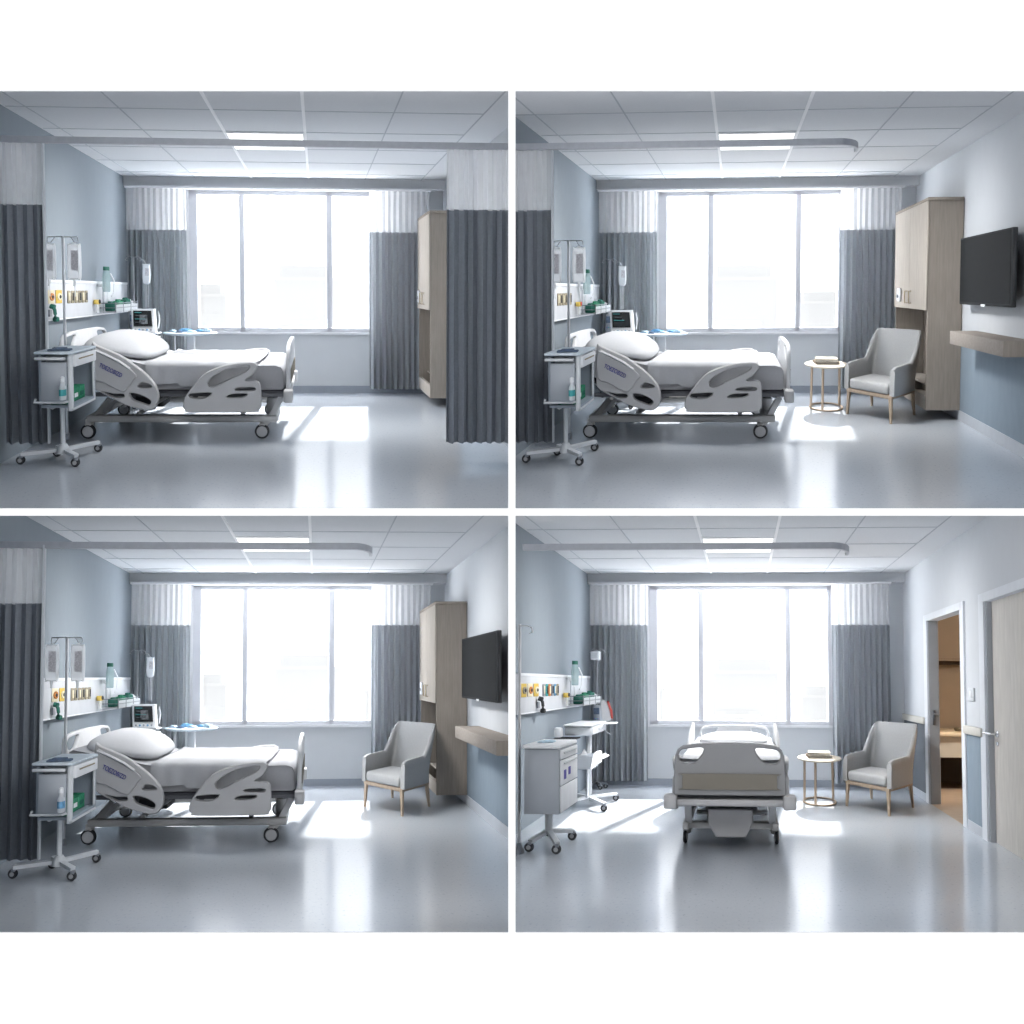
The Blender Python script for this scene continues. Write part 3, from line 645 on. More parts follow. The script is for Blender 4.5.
def monitor(r, x, y, z, lit):
    s = thing('monitor_stand', 'grey monitor stand with tray behind the bed in the ' + r.where, 'stand', r, (x, y + .03, 0), 'monitor stands')
    MB().tube([(0, 0, .07), (0, 0, z - .03)], .018, 12).build('pole', M['steel'], s)
    MB().box(-.14, .14, -.09, .09, z - .03, z - .012, .006).build('tray', M['cart'], s)
    MB().box(-.13, .13, -.08, .08, z - .14, z - .06, .008).build('module_rack', M['cart_light'], s)
    for k in range(5): MB().disc((-.1 + .05 * k, -.083, z - .10), .012, 'y', .01, 10).build('socket', M['navy'] if k % 2 else M['green'], s)
    for sx in (-.14, .14): MB().tube([(sx, -.08, z - .02), (sx, -.08, z - .2), (sx * .3, 0, z - .22)], .008, 6).build('side_tube', M['steel_dark'], s)
    for k in range(4):
        a = PI / 4 + PI / 2 * k; q = (.15 * math.cos(a), .11 * math.sin(a)); MB().bar((0, 0, .08), (*q, .06), .035, .02).build('base_leg', M['steel_dark'], s); caster(s, *q, .026)
    t = thing('patient_monitor', 'white framed patient monitor facing the bed in the ' + r.where, 'monitor', r, (x, y, z - .012), 'patient monitors')
    c, sn = math.cos(.10), math.sin(.10)
    pl = lambda u, v, w: (u * 1 - (v - .0) * .10, -.03 + w + v * .10, v)
    MB().plate([(-.125, .005), (.135, .005), (.135, .265), (-.115, .265)], [], .06, pl, .012).build('housing', M['cart_white'], t)
    pq = lambda u, v, w: (u - v * .10, -.064 + w + v * .10, v)
    sc = MB().plate([(-.095, .075), (.105, .075), (.105, .245), (-.09, .245)], [], .008, pq, .002).build('screen', M['screen'], t)
    pz = lambda u, v, w: (u - v * .10, -.071 + w + v * .10, v)
    for k in range(4 if lit else 3):
        zz = .225 - .035 * k
        MB().plate([(-.075, zz - .003), (.0 + .02 * k, zz - .003), (.0 + .02 * k, zz + .003), (-.075, zz + .003)], [], .003, pz, .0005).build('screen_trace', M['trace'] if k % 2 else M['teal'], sc, 0)
    if lit: MB().plate([(-.03, .10), (.06, .10), (.06, .2), (-.02, .2)], [], .003, pz, .0005).build('screen_picture', M['trace'], sc, 0)
    for k in range(5): MB().disc((-.085 + .042 * k, -.058, .038), .011, 'y', .012, 12).build('button', M['blue'] if k % 2 else M['cart'], t)
    MB().tube([(.15, -.02, .05), (.165, -.02, .15), (.15, -.02, .24)], .007, 6).build('side_handle', M['cart_light'], t)

def overbed_table(r, x, y, z, seed):
    t = thing('overbed_table', 'round topped overbed table behind the bed in the ' + r.where, 'table', r, (x, y, 0), 'overbed tables')
    MB().lathe([(.285, z - .03), (.31, z - .018), (.312, z - .006), (.305, z)], n=40, sy=.62).build('tabletop', M['top'], t)
    MB().box(-.035, .05, -.035, .035, .08, z - .03, .01).build('column', M['cart_white'], t)
    MB().box(-.19, -.175, -.01, .01, .45, z - .03).build('side_support', M['steel'], t, 0)
    MB().box(-.20, .22, -.10, .10, .05, .085, .012).build('base', M['cart_light'], t)
    for a, b in ((-.17, -.07), (.19, -.07), (-.17, .07), (.19, .07)): caster(t, a, b, .024)
    rn = random.Random(seed); nm = ['crumpled blue wrapped', 'flat pale blue', 'folded blue', 'small pale', 'thin blue', 'dark blue']
    spots = [(-.19, -.03, .07, 'pale_blue'), (-.06, .03, .085, 'blue'), (.03, -.06, .07, 'pale_blue'), (.11, .03, .08, 'blue'), (.20, -.02, .06, 'pale_blue'), (-.10, -.09, .05, 'navy')]
    for k, (a, b, w, m_) in enumerate(spots):
        an = rn.uniform(-.5, .5); mb = MB(an); h = .014 + .016 * (k % 3 == 1)
        mb.box(-w * .8, w * .8, -.03, .03, 0, h, .006).box(-w * .6, w * .3, -.02, .025, h - .002, h + .010, .004)
        o = mb.build('wrapped_pack', M[m_], None, 35, r, (x + a, y + b, z + .001))
        tag(o, '%s pack %s on overbed table, %s' % (nm[k], ['at the left end', 'left of centre', 'at front middle', 'right of centre', 'at the right end', 'near the front left edge'][k], r.where), 'pack', 'wrapped packs on the overbed tables')

def cart_supplies(r, loc, s):
    x, y, _ = loc; z0, z1 = .455 * s + .019, .865 * s
    nm = ('front', 'middle', 'back')
    for k in range(3):
        yy = y - .085 + .085 * k
        o = MB().box(-.05, .075, -.038, .038, 0, .085 + .008 * k, .004).build('supply_box', M['greens'], None, 35, r, (x, yy, z0))
        MB().box(.075, .078, -.03, .015, .03, .06).build('box_label', M['cart_white'] if k == 1 else M['green'], o, 0)
        tag(o, 'green supply box, %s of three on cart shelf, %s' % (nm[k], r.where), 'box', 'boxes in the supply carts')
    o = MB(.2).box(-.07, .08, -.03, .03, 0, .014, .005).box(-.04, .05, -.02, .022, .012, .024, .004).build('instrument_pack', M['navy'], None, 35, r, (x + .02, y - .12, z1 + .001))
    tag(o, 'dark blue pack lying on top of the cart in the ' + r.where, 'pack', 'packs on the supply carts')
    t = thing('spray_bottle', 'small bottle hooked on front corner of the cart in the ' + r.where, 'bottle', r, (x + .085, y - .205, .53 * s), 'bottles on the supply carts')
    MB().lathe([(.018, 0), (.022, .01), (.022, .09), (.012, .11), (.012, .13)], n=14).build('bottle_body', M['bag'], t)
    MB().lathe([(.023, .03), (.023, .075)], n=14).build('bottle_label', M['teal'] if r.key != 3 else M['blue'], t)
    MB().lathe([(.014, .128), (.014, .16), (.006, .165)], n=12).build('cap', M['cart_white'], t)
    MB().box(-.012, .0, .02, .05, .09, .12).build('hook', M['steel'], t, 0)

# ------------------------------------------------------------------ right hand furniture
def wardrobe(r, y0, y1):
    """hung on the right wall; doors face left"""
    xf, zb, zt, zd = 3.66, .10, 2.215, 1.10
    t = thing('wardrobe', 'tall oak wardrobe on the right wall of the ' + r.where, 'wardrobe', r, (xf, y0, zb), 'oak wardrobes')
    d = W - xf - .008; w = y1 - y0; h = zt - zb; q = .02
    MB().box(0, d, 0, q, 0, h - .03).build('side_board', M['oak'], t, 0)
    MB().box(0, d, w - q, w, 0, h - .03).build('side_board', M['oak'], t, 0)
    MB().box(-.018, d, -.008, w + .008, h - .03, h, .003).build('top_board', M['oak'], t)
    MB().box(0, d, q, w - q, 0, q).build('bottom_board', M['oak_light'], t, 0)
    MB().box(d - .015, d, q, w - q, q, h - .03).build('back_board', M['oak_in'], t, 0)
    MB().box(0, d - .015, q, w - q, zd - zb, zd - zb + q).build('middle_board', M['oak_in'], t, 0)
    MB().box(.0, .03, q, w - q, q, .14).build('kick_board', M['oak_light'], t, 0)
    MB().box(.10, d - .02, q, w - q, .20, .215).build('low_shelf', M['oak_light'], t, 0)
    for k in range(2):
        a, b = (.003 + k * w / 2, w / 2 - .002 + k * (w / 2 - .001))
        dr = MB().box(-.018, -.001, a, b, zd - zb, h - .032, .002).build('door', M['oak_light'], t)
        yy = w / 2 - .06 if k == 0 else w / 2 + .06
        MB().tube([(-.018, yy, .19 + zd - zb), (-.045, yy, .19 + zd - zb), (-.045, yy, .06 + zd - zb), (-.018, yy, .06 + zd - zb)], .008, 8).build('handle', M['brass'], dr)
    MB().box(-.045, -.0185, w * .74, w * .84, 1.07, 1.22, .012).build('lock_plate', M['cart_white'], t)
    MB().disc((-.05, w * .79, 1.13), .02, 'x', .02, 14).build('lock_knob', M['steel_dark'], t)
    return t

def tv(r, y0, y1):
    t = thing('television', 'black flat television mounted on the right wall of the ' + r.where, 'television', r, (W, y0, 1.165), 'wall televisions')
    w, h = y1 - y0, .622
    MB().box(-.115, -.075, 0, w, 0, h, .006).build('bezel', M['dark'], t)
    MB().box(-.118, -.1145, .02, w - .015, .025, h - .015).build('screen', M['tv'], t, 0)
    MB().box(-.119, -.113, w * .45, w * .53, -.008, .012).build('logo_plate', M['chrome'], t, 0)
    MB().box(-.075, -.002, w * .3, w * .7, .18, .45, .01).build('wall_bracket', M['steel_dark'], t)
    return t

def wall_shelf(r, y0, y1, z0, z1):
    t = thing('wall_shelf', 'thick pale oak shelf below the television in the ' + r.where, 'shelf', r, (3.752, y0, z0), 'wall shelves')
    a = MB().box(0, .242, 0, y1 - y0, 0, z1 - z0, .003).build('shelf_board', M['oak_h'], t)
    b = MB().box(.0, .242, -.004, .0, .0, z1 - z0).build('end_cap', M['oak'], t, 0)
    if r is R3: trimmed(a, r, .012, t.matrix_world); trimmed(b, r, .012, t.matrix_world)

def armchair(label, r, loc, yaw=math.radians(-47)):
    t = thing('armchair', label, 'armchair', r, loc, 'grey armchairs')
    B = lambda: MB(yaw)
    hw, hd = .255, .24
    # seat frame and legs
    B().box(-hw, hw, -hd, hd, .238, .278, .006).build('seat_frame', M['beech'], t)
    for sx, sy in ((-1, -1), (1, -1), (-1, 1), (1, 1)):
        x, y = sx * (hw - .022), sy * (hd - .022)
        B().tube([(x, y, .26), (x + sx * .012, y + sy * (.012 if sy < 0 else .035), 0)], .023, 8, .014).build('leg', M['beech'], t)
    # cushion
    B().box(-hw + .035, hw - .035, -hd - .012, hd - .04, .278, .385, .03, 4).build('seat_cushion', M['seat_top'], t)
    # shell: U plan from left arm round the back to the right arm
    plan = []; rr = .075
    plan += [(-hw, -hd + .0 + i * (2 * hd - rr) / 8) for i in range(9)]
    plan += [(-hw + rr - rr * math.cos(a), hd - rr + rr * math.sin(a)) for a in [PI / 2 * i / 6 for i in range(1, 7)]]
    plan += [(-hw + rr + (2 * hw - 2 * rr) * i / 8, hd) for i in range(1, 9)]
    plan += [(hw - rr + rr * math.sin(a), hd - rr + rr * math.cos(a)) for a in [PI / 2 * i / 6 for i in range(1, 7)]]
    plan += [(hw, hd - rr - i * (2 * hd - rr) / 8) for i in range(1, 9)]
    P = [Vector((*p, 0)) for p in plan]; n = len(P); nz = 10; th = .05; ou, inn = [], []
    C = Vector((0, -.02, 0))
    for i, p in enumerate(P):
        d = (P[min(i + 1, n - 1)] - P[max(i - 1, 0)]).normalized(); no = Vector((-d.y, d.x, 0))
        if no.dot(p - C) < 0: no = -no
        s = (p.y + hd) / (2 * hd)                      # 0 front .. 1 back
        k = min(1, max(0, (s - .76) / .21)); k = k * k * (3 - 2 * k)
        top = .545 + .02 * s + (.875 - .565) * k
        if s < .06: top -= .02
        for j in range(nz):
            z = .270 + (top - .270) * j / (nz - 1)
            lean = max(0, z - .40) * .30 * (.25 + .75 * k)
            taper = 1 + .03 * max(0, z - .5) / .4
            q = Vector((p.x * taper, p.y + lean, z))
            edge = .5 if j == nz - 1 else 1.
            ou.append(q + no * th * .5 * edge); inn.append(q - no * th * .5 * edge)
    vs = ou + inn; fs = []; o = n * nz
    for i in range(n - 1):
        for j in range(nz - 1):
            a, b, c, d = i * nz + j, (i + 1) * nz + j, (i + 1) * nz + j + 1, i * nz + j + 1
            fs.append((a, b, c, d)); fs.append((o + d, o + c, o + b, o + a))
        a, b = i * nz + nz - 1, (i + 1) * nz + nz - 1; fs.append((a, b, o + b, o + a))
        a, b = i * nz, (i + 1) * nz; fs.append((b, a, o + a, o + b))
    for j in range(nz - 1):
        fs.append((j + 1, o + j + 1, o + j, j)); a = (n - 1) * nz + j; fs.append((a, o + a, o + a + 1, a + 1))
    B().add(vs, fs).build('shell_back', M['seat'], t, 60)
    return t

def side_table(label, r, loc):
    t = thing('side_table', label, 'table', r, loc, 'round side tables')
    MB().lathe([(.20, .468), (.232, .476), (.24, .484), (.238, .492), (.232, .495)], n=48).build('tabletop', M['beech_top'], t)
    MB().ring((0, 0, .012), .175, .010, 48, 8).build('base_ring', M['beech'], t)
    for a in (-2.0, -.1 + PI, .0 + .3):
        x, y = .165 * math.cos(a), .165 * math.sin(a)
        MB().tube([(x, y, .02), (x * .96, y * .96, .47)], .0135, 10).build('leg', M['beech'], t)
    x, y, _ = loc
    for k, (w, d, h, an, c, lab) in enumerate(((.13, .10, .026, .05, 'book2', 'lower dark book of two on side table, '), (.12, .09, .03, -.12, 'book', 'upper pale book of two on side table, '))):
        z = .496 + (0, .027)[k]
        b = thing('book', lab + r.where, 'book', r, (x + .0, y + .02, z), 'books on the side tables')
        MB(an).box(-w, w, -d, d, 0, .004).box(-w, w, -d, d, h - .004, h).box(-w, -w + .004, -d, d, 0, h).build('cover', M[c], b, 0)
        MB(an).box(-w + .004, w - .006, -d + .006, d - .006, .004, h - .004).build('pages', M['pages'], b, 0)

# ------------------------------------------------------------------ lower right room only
def drawer_cart(r):
    x, y = .295, -2.39
    t = thing('drawer_cart', 'grey drawer cart with white fronts, left in the lower right room', 'cart', r, (x, y, 0))
    w, d = .27, .36
    MB().box(0, w, 0, d, .305, .80, .004).build('cabinet', M['cart'], t)
    MB().box(-.012, w + .006, -.008, d + .008, .802, .832, .01).build('cart_top', M['cart_white'], t)
    for z0, z1, hd in ((.72, .79, 1), (.52, .71, 1), (.315, .51, 0)):
        dr = MB().box(w, w + .014, .012, d - .01, z0, z1, .004).build('drawer', M['cart_white'], t)
        if hd: MB().box(w + .014, w + .028, .05, d - .05, z1 - .03, z1 - .018, .004).build('drawer_handle', M['cart_light'], dr)
    for k in range(2): MB().box(w + .012, w + .018, .06 + .09 * k, .10 + .09 * k, .56 + .02 * k, .63 + .01 * k).build('lock_tab', M['purple'], t, 0)
    MB().tube([(.08, .26, .09), (.08, .26, .31)], .03, 12).build('column', M['cart_light'], t)
    for a, b in ((.25, .02), (.255, .33), (.02, .06), (.02, .42)):
        MB().bar((.08, .26, .10), (a, b, .078), .04, .028).build('base_leg', M['cart_light'], t); caster(t, a, b, .036)
    tg = MB(.1).box(-.06, .06, -.04, .04, 0, .012, .004).box(-.02, .04, -.02, .03, .01, .018, .003).build('dressing_pack', M['pale_blue'], None, 35, r, (x + .11, y + .15, .833))
    tag(tg, 'small pale dressing pack lying on top of the drawer cart in the lower right room', 'pack')
    p = thing('drip_pole', 'tall thin steel drip pole at the far left edge of the lower right room', 'pole', r, (.245, -2.36, 0), 'bedside drip poles')
    MB().tube([(0, 0, .05), (0, 0, 1.76)], .010, 10).build('pole', M['steel'], p)
    MB().tube([(0, 0, 1.745), (.06, 0, 1.75), (.095, 0, 1.735), (.10, 0, 1.70), (.075, 0, 1.69)], .006, 8).build('hook', M['steel'], p)
    MB().lathe([(.035, 0), (.035, .02), (.02, .05), (.014, .08)], n=20).build('foot', M['steel_dark'], p)

def workstation(r):
    x, y = .33, -1.0
    t = thing('workstation_trolley', 'white workstation trolley by the left curtain in the lower right room', 'trolley', r, (x, y, 0))
    MB().box(-.16, .11, -.28, .20, .775, .865, .012).build('work_box', M['cart_light'], t)
    MB().box(-.17, .12, -.29, .21, .866, .886, .008).build('worktop', M['cart_white'], t)
    fr = MB().box(.11, .122, -.25, .18, .785, .86, .004).build('drawer', M['cart_white'], t)
    MB().box(.122, .13, -.08, .03, .81, .84, .004).build('drawer_handle', M['cart_light'], fr)
    MB().box(-.24, -.02, -.36, -.22, .742, .756, .004).build('keyboard_tray', M['dark'], t)
    MB().box(-.25, -.17, -.34, -.28, .76, .86, .02).build('scanner', M['bag'], t)
    MB().box(-.02, .02, -.05, .02, .12, .775, .008).build('column', M['cart_light'], t)
    MB().tube([(.0, -.06, .10), (.0, -.06, .47), (.03, -.04, .50), (.14, .12, .53)], .014, 8).build('frame_tube', M['cart_white'], t)
    MB().box(.02, .16, -.06, .18, .500, .515, .004).build('lower_tray', M['cart_white'], t)
    MB().box(.13, .25, .05, .20, .86, .872, .004).build('side_tray', M['cart_white'], t)
    MB().tube([(.12, .1, .80), (.2, .1, .74)], .006, 6).tube([(.10, .1, .84), (.14, .1, .866)], .006, 6).build('tray_arm', M['steel'], t)
    for a, b in ((.23, .21), (.225, -.21), (-.24, .18), (-.24, -.18)):
        MB().bar((0, -.03, .10), (a, b, .075), .036, .026).build('base_leg', M['cart_white'], t); caster(t, a, b, .034)
    b = thing('storage_bin', 'tissue bin hung on the workstation trolley in the lower right room', 'bin', r, (x, y - .17, .43))
    MB().plate([(-.06, 0), (.09, 0), (.12, .14), (-.06, .14)], [], .16, lambda u, v, w: (u, w, v), .008).build('bin_body', M['cart'], b)
    MB().plate([(.092, 0), (.10, .0), (.16, .06), (.16, .17), (.125, .17)], [], .15, lambda u, v, w: (u, w, v), .003).build('clear_front', M['bag'], b)
    MB(.3).add([(-.03, -.04, .14), (.03, -.04, .14), (.03, .04, .14), (-.03, .04, .14), (0, 0, .20)], [(0, 1, 4), (1, 2, 4), (2, 3, 4), (3, 0, 4), (3, 2, 1, 0)]).build('tissue', M['linen'], b, 0)
    c = thing('hanging_chart', 'white folded chart with red edge above workstation, lower right room', 'chart', r, (x + .10, y + .24, .888))
    MB().plate(smooth_loop([(-.03, .0), (.06, .0), (.05, .08), (.02, .18), (-.03, .235), (-.05, .22), (-.045, .10)], 3), [], .02, lambda u, v, w: (u, w, v), .004).build('paper', M['linen'], c)
    MB().plate([(.06, .02), (.08, .02), (.075, .11), (.03, .22), (.015, .21), (.05, .1)], [], .016, lambda u, v, w: (u, w, v), .002).build('red_edge', M['red'], c)

def doors(r):
    # open doorway to the washroom
    d1 = bpy.data.objects.new('door_1', None); COL.objects.link(d1); d1.matrix_world = r.at(W, 0, 0); struct(d1)
    a, b, z = -1.57, -.74, 2.03
    MB().box(-.018, .11, b - .035, b + .05, 0, z + .04).box(-.018, .11, a - .04, a + .03, 0, z + .04).box(-.018, .11, a, b, z - .03, z + .04).build('door_frame', M['dframe'], d1, 0)
    MB().box(.0, .10, b - .045, b - .035, 0, z - .03).build('door_lining', M['dframe_in'], d1, 0)
    h = MB().box(.03, .06, b - .052, b - .045, .86, 1.02, .002).build('lock_plate', M['steel_dark'], d1)
    MB().tube([(.045, b - .05, .98), (.045, b - .075, .98), (.09, b - .078, .975)], .009, 8).build('door_handle', M['steel'], h)
    # closed wood door
    d2 = bpy.data.objects.new('door_2', None); COL.objects.link(d2); d2.matrix_world = r.at(W, 0, 0); struct(d2)
    a, b = -2.95, -1.93
    MB().box(-.018, .10, b - .03, b + .05, 0, z + .045).box(-.018, .10, a - .05, a + .03, 0, z + .045).box(-.018, .10, a, b, z - .03, z + .045).build('door_frame', M['dframe'], d2, 0)
    MB().box(.0, .05, b - .045, b - .03, 0, z - .03).build('door_lining', M['dframe_in'], d2, 0)
    lf = MB().box(.045, .085, a + .03, b - .045, .0, z - .03).build('door_leaf', M['door'], d2, 0)
    MB().disc((.040, b - .10, .90), .026, 'x', .012, 18).build('rose', M['chrome'], lf)
    MB().tube([(.045, b - .10, .90), (-.012, b - .10, .90), (-.016, b - .09, .90), (-.016, b + .02, .90)], .011, 8).build('door_handle', M['chrome'], lf)
    MB().disc((.040, b - .10, .82), .018, 'x', .012, 14).build('key_rose', M['chrome'], lf)
    # washroom
    x0, x1, y0, y1 = W + .1, 6.3, -1.9, .5
    S = lambda bb, n, m: struct(bb.build(n, m, None, 0, r))
    S(MB().box(W + .1, x1, y0, y1, -.06, 0).box(W, W + .1, -1.57, -.74, -.06, .001), 'floor_washroom', M['bath_floor'])
    S(MB().box(x0, x1, y1, y1 + .05, 0, 2.6), 'wall_washroom_back', M['bath'])
    S(MB().box(x1, x1 + .05, y0, y1, 0, 2.6), 'wall_washroom_right', M['bath'])
    S(MB().box(x0, x1, y0 - .05, y0, 0, 2.6), 'wall_washroom_front', M['bath'])
    S(MB().box(x0, x1, y0, y1, 2.6, 2.65), 'ceiling_washroom', M['bath'])
    S(MB().box(x0 - .0, x0 + .01, -.70, y1, 0, 2.6), 'wall_washroom_left', M['bath'])
    c = thing('washroom_counter', 'cream washroom counter with deep front seen through the open doorway', 'counter', r, (4.13, -.12, 0))
    MB().box(0, 1.7, 0, .60, .655, .71, .008).build('counter_top', M['basin'], c)
    MB().box(0, 1.7, .02, .05, .40, .655).build('front_board', M['handrail'], c, 0)
    MB().box(0, 1.7, .45, .60, .0, .40).build('under_gap', M['brown'], c, 0)  # dark sheet in the open gap, its shade put into the brown
    f = MB().lathe([(.05, .0), (.06, .03), (.055, .04)], n=16).build('soap_dish', M['outlet'], None, 35, r, (4.70, .05, .712)); tag(f, 'small brown soap dish on the washroom counter', 'dish')
    s = thing('washroom_shelf', 'narrow brown shelf high on the washroom wall', 'shelf', r, (4.13, .42, 1.62))
    MB().box(0, 1.9, -.05, .078, .0, .035).build('shelf_board', M['beech'], s, 0); MB().box(0, 1.9, .05, .078, -.05, 0).build('shelf_batten', M['brown'], s, 0)
    # rails and switch
    for y0_, y1_, lab in ((-.69, -.01, 'cream wall handrail between the corner and the open doorway'), (-1.91, -1.60, 'short cream wall handrail between the two doors')):
        h = thing('handrail', lab, 'handrail', r, (W, y0_, .86), 'wall handrails')
        MB().box(-.035, -.012, 0, y1_ - y0_, 0, .075, .006).build('rail_board', M['handrail'], h)
        for k in (.15, .85): MB().box(-.014, -.002, (y1_ - y0_) * k - .02, (y1_ - y0_) * k + .02, .02, .055).build('rail_bracket', M['steel_dark'], h, 0)
    s = thing('wall_switch', 'small grey wall switch plate above the handrail between the doors', 'switch', r, (W, -1.77, 1.16))
    MB().box(-.018, -.001, 0, .10, 0, .115, .004).build('plate', M['cart_light'], s); MB().box(-.024, -.017, .025, .06, .03, .09, .003).build('rocker', M['cart_white'], s)

# ------------------------------------------------------------------ put it all together, places worked out from image pixels
setting()
for r in ROOMS:
    shell(r); ceiling_light(r)
    window_curtain(r, .03, .765, 'left', 11)
    window_curtain(r, 3.08 if r is R4 else 3.04, 3.80, 'right', 23)
ceil_shift = None

# privacy curtains and rails
for r, xe, dy in ((R1, .345, -.01), (R2, .340, 0), (R3, .345, -.12)):
    privacy_curtain(r, [(.022, RY + dy), (xe, RY + dy)], 'dark grey mesh topped privacy curtain bunched at left edge of the ' + r.where, 5, {1: 2.395, 2: 2.395, 3: 2.37}[r.key], .075 if r is R3 else .14, xe - .006, dy)
privacy_curtain(R1, [(3.38, RY - .01), (3.885, RY - .01)], 'wide dark grey privacy curtain at the right edge of the upper left room', 9, 2.395, .14)
curtain_rail(R1, .02, 3.872, 2.42, False, -.01)
curtain_rail(R2, .03, 2.69, 2.423, True)
curtain_rail(R3, .02, 2.77, 2.37, True, -.12)
curtain_rail(R4, .26, 2.81, 2.368, True)

# beds
beds = {}
for r, loc in ((R1, (.16, -1.44, 0)), (R2, (.25, -1.44, 0)), (R3, (.245, -1.59, 0))):
    lab = 'white hospital bed seen from its long side in the ' + r.where
    if not beds:
        beds['bed'] = make_bed(lab, r, loc); beds['mat'] = make_mattress('white mattress lying on the bed in the ' + r.where, r, loc)
        beds['pil'] = make_pillow('plump white pillow at the head of the bed in the ' + r.where, r, loc); beds['bla'] = make_blanket('white blanket spread over the bed in the ' + r.where, r, loc)
    else:
        dup(beds['bed'], r, loc, lab); dup(beds['mat'], r, loc, 'white mattress lying on the bed in the ' + r.where)
        dup(beds['pil'], r, loc, 'plump white pillow at the head of the bed in the ' + r.where); dup(beds['bla'], r, loc, 'white blanket spread over the bed in the ' + r.where)
q = (1.86, -.35, 0); yw = -PI / 2
make_bed('white hospital bed seen from its foot end in the lower right room', R4, q, yw, lift=0)
make_mattress('white mattress lying on the bed in the lower right room', R4, q, yw, 0)
make_pillow('plump white pillow at the head of the bed in the lower right room', R4, q, yw, 0)
make_blanket('white blanket spread over the bed in the lower right room', R4, q, yw)

# left side equipment
cart0 = None
for r, loc, s in ((R1, (.497, -2.38, 0), 1.), (R2, (.49, -2.38, 0), 1.), (R3, (.585, -2.57, 0), .955)):
    supply_cart('grey supply cart in front of the curtain in the ' + r.where, r, loc, s)
    cart_supplies(r, loc, s)
for r, x in ((R1, .277), (R2, .332), (R3, .325)):
    y = -2.10 if r is R3 else -1.98; zt = 1.725 if r is R3 else 1.748
    iv_pole('steel drip pole behind the supply cart in the ' + r.where, r, (x, y, 0), .05, zt, .12)
    iv_bag('clear infusion bag on right hook of drip pole, ' + r.where, r, (x + .09, y, zt - .055))
    iv_bag('clear infusion bag on left hook of drip pole, ' + r.where, r, (x - .118, y, zt - .055))
for r in ROOMS: headwall(r, r is R4)
for r, x, zt in ((R1, .15, 1.70), (R2, .195, 1.70), (R3, .16, 1.72)): back_stand(r, x, -.21, zt, True)
back_stand(R4, .16, -.21, 1.72, False)
for r, x in ((R1, .49), (R2, .50), (R3, .475)): monitor(r, x, -.77, .845, r is not R2)
for r, x, z, sd in ((R1, .885, .81, 1), (R2, .875, .81, 4), (R3, .875, .80, 8)): overbed_table(r, x, -.42, z, sd)

# right side furniture
wardrobe(R1, -.73, -.15)
wardrobe(R2, -1.24, -.33)
wardrobe(R3, -.90, -.15)
tv(R2, -2.235, -1.41); tv(R3, -2.01, -1.06)
wall_shelf(R2, -2.375, -1.52, .80, .92); wall_shelf(R3, -2.32, -1.26, .775, .89)
ch = armchair('grey armchair between side table and wardrobe in the upper right room', R2, (3.275, -1.03, 0))
dup(ch, R3, (3.21, -.96, 0), 'grey armchair in front of the wardrobe in the lower left room')
dup(ch, R4, (3.40, -.92, 0), 'grey armchair by the open doorway in the lower right room')
side_table('round pale wood side table beside the armchair in the upper right room', R2, (2.765, -.76, 0))
side_table('round pale wood side table between bed and armchair, lower right room', R4, (2.80, -.76, 0))
drawer_cart(R4); workstation(R4); doors(R4)

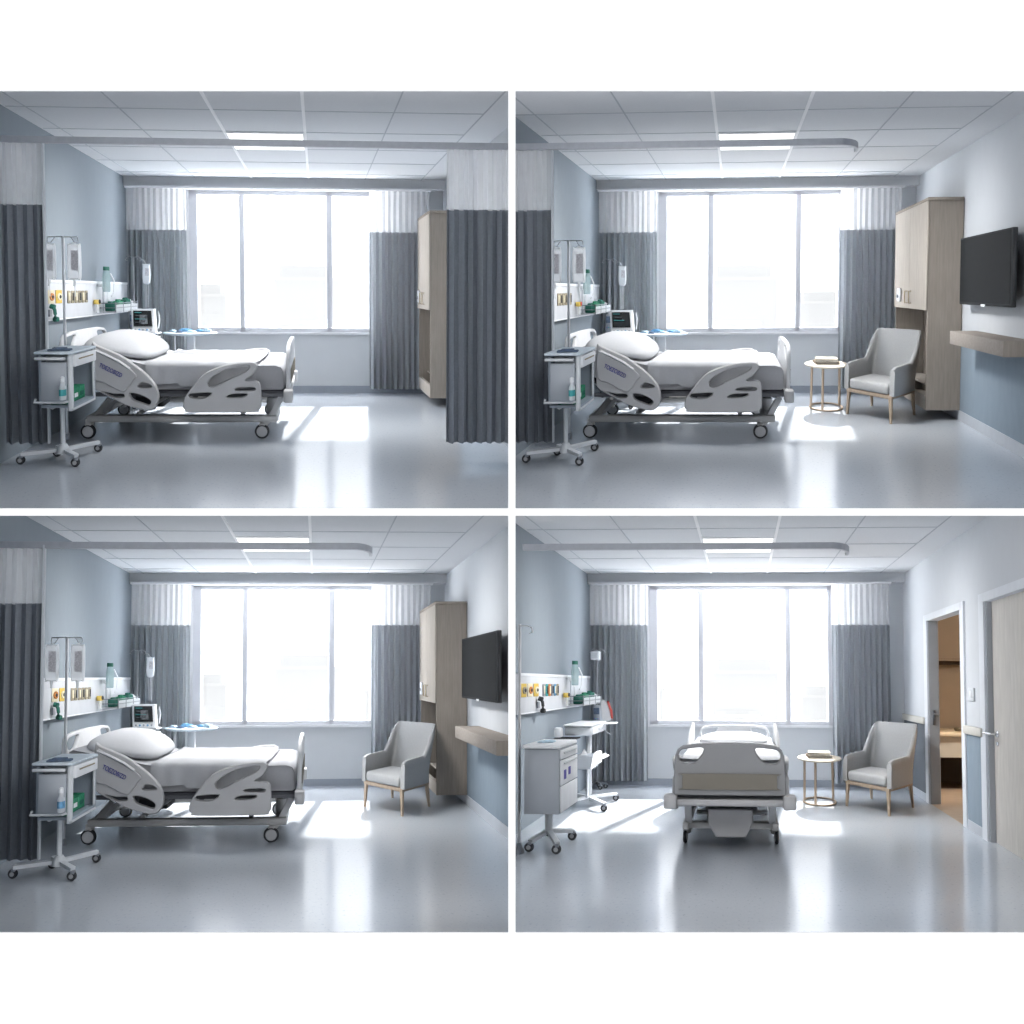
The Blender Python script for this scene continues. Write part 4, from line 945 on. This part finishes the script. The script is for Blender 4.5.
# ------------------------------------------------------------------ light
def lamp(kind, name, r, loc, target, energy, col=(1, 1, 1), **kw):
    l = bpy.data.lights.new(name, kind); l.energy = energy; l.color = col
    for k, v in kw.items(): setattr(l, k, v)
    o = bpy.data.objects.new(name, l); COL.objects.link(o); o.visible_glossy = False
    p = r.at(*loc).translation; q_ = r.at(*target).translation
    up = (r.m.to_3x3() @ Vector((0, 0, 1)))
    z = (p - q_).normalized(); x = up.cross(z).normalized(); y = z.cross(x)
    R = Matrix((x, y, z)).transposed().to_4x4(); R.translation = p; o.matrix_world = R
    return o
for r in ROOMS:
    # daylight falling in through the window
    lamp('AREA', 'window_daylight', r, (1.93, .25, 1.70), (1.93, -2.0, 1.35), 390, (.97, .985, 1), shape='RECTANGLE', size=2.3, size_y=1.75)
    # low sun: a far lamp aimed at each window
    k = 6.0
    lamp('SPOT', 'sun_beam', r, (1.93 + .30 * k, k, 1.65 + 1.01 * k), (1.93, 0, 1.65), 480000, (1, .98, .95), spot_size=math.radians(14), spot_blend=.05, shadow_soft_size=.12)
    # the ceiling fixture's own light
    lamp('AREA', 'ceiling_lamp', r, (1.93, -1.53, H - .02), (1.93, -1.53001, 0), 110, (1, .99, .97), shape='RECTANGLE', size=.66, size_y=1.8)
for r in ROOMS:
    # added soft fill near the open front; the rooms have no lamp there
    lamp('AREA', 'front_fill', r, (r.camx, -3.25, 1.9), (r.camx, -1.5, .9), 26, (1, .99, .98), shape='RECTANGLE', size=2.0, size_y=.7)
lamp('POINT', 'washroom_lamp', R4, (4.9, -.5, 2.3), (4.9, -.5, 0), 140, (1, .92, .82), shadow_soft_size=.2)

w = bpy.data.worlds.new('overcast_sky'); bpy.context.scene.world = w; w.use_nodes = True
wt = w.node_tree; bg = wt.nodes['Background']; bg.inputs['Strength'].default_value = 1.15
# the hazy sky is brighter on the side of the sun, beyond the windows
tc = wt.nodes.new('ShaderNodeTexCoord'); sx = wt.nodes.new('ShaderNodeSeparateXYZ'); mr = wt.nodes.new('ShaderNodeMapRange'); rp = wt.nodes.new('ShaderNodeMix'); rp.data_type = 'RGBA'
mr.inputs['From Min'].default_value = .1; mr.inputs['From Max'].default_value = .8
rp.inputs[6].default_value = (.985, .99, 1, 1); rp.inputs[7].default_value = (1.95, 1.97, 2.0, 1)
wt.links.new(tc.outputs['Generated'], sx.inputs[0]); wt.links.new(sx.outputs['Y'], mr.inputs['Value']); wt.links.new(mr.outputs['Result'], rp.inputs[0]); wt.links.new(rp.outputs[2], bg.inputs['Color'])

cam = bpy.data.cameras.new('camera'); co = bpy.data.objects.new('camera', cam); COL.objects.link(co)
co.location = (0, 0, CAMZ); co.rotation_euler = (PI / 2, 0, 0); cam.sensor_width = 36; cam.lens = 36 * 1840 / 1024; cam.clip_end = 500
sc = bpy.context.scene; sc.camera = co
sc.view_settings.view_transform = 'Standard'; sc.view_settings.look = 'None'; sc.view_settings.exposure = 0; sc.view_settings.gamma = 1
sc.cycles.max_bounces = 8; sc.cycles.transparent_max_bounces = 12; sc.cycles.sample_clamp_indirect = 6
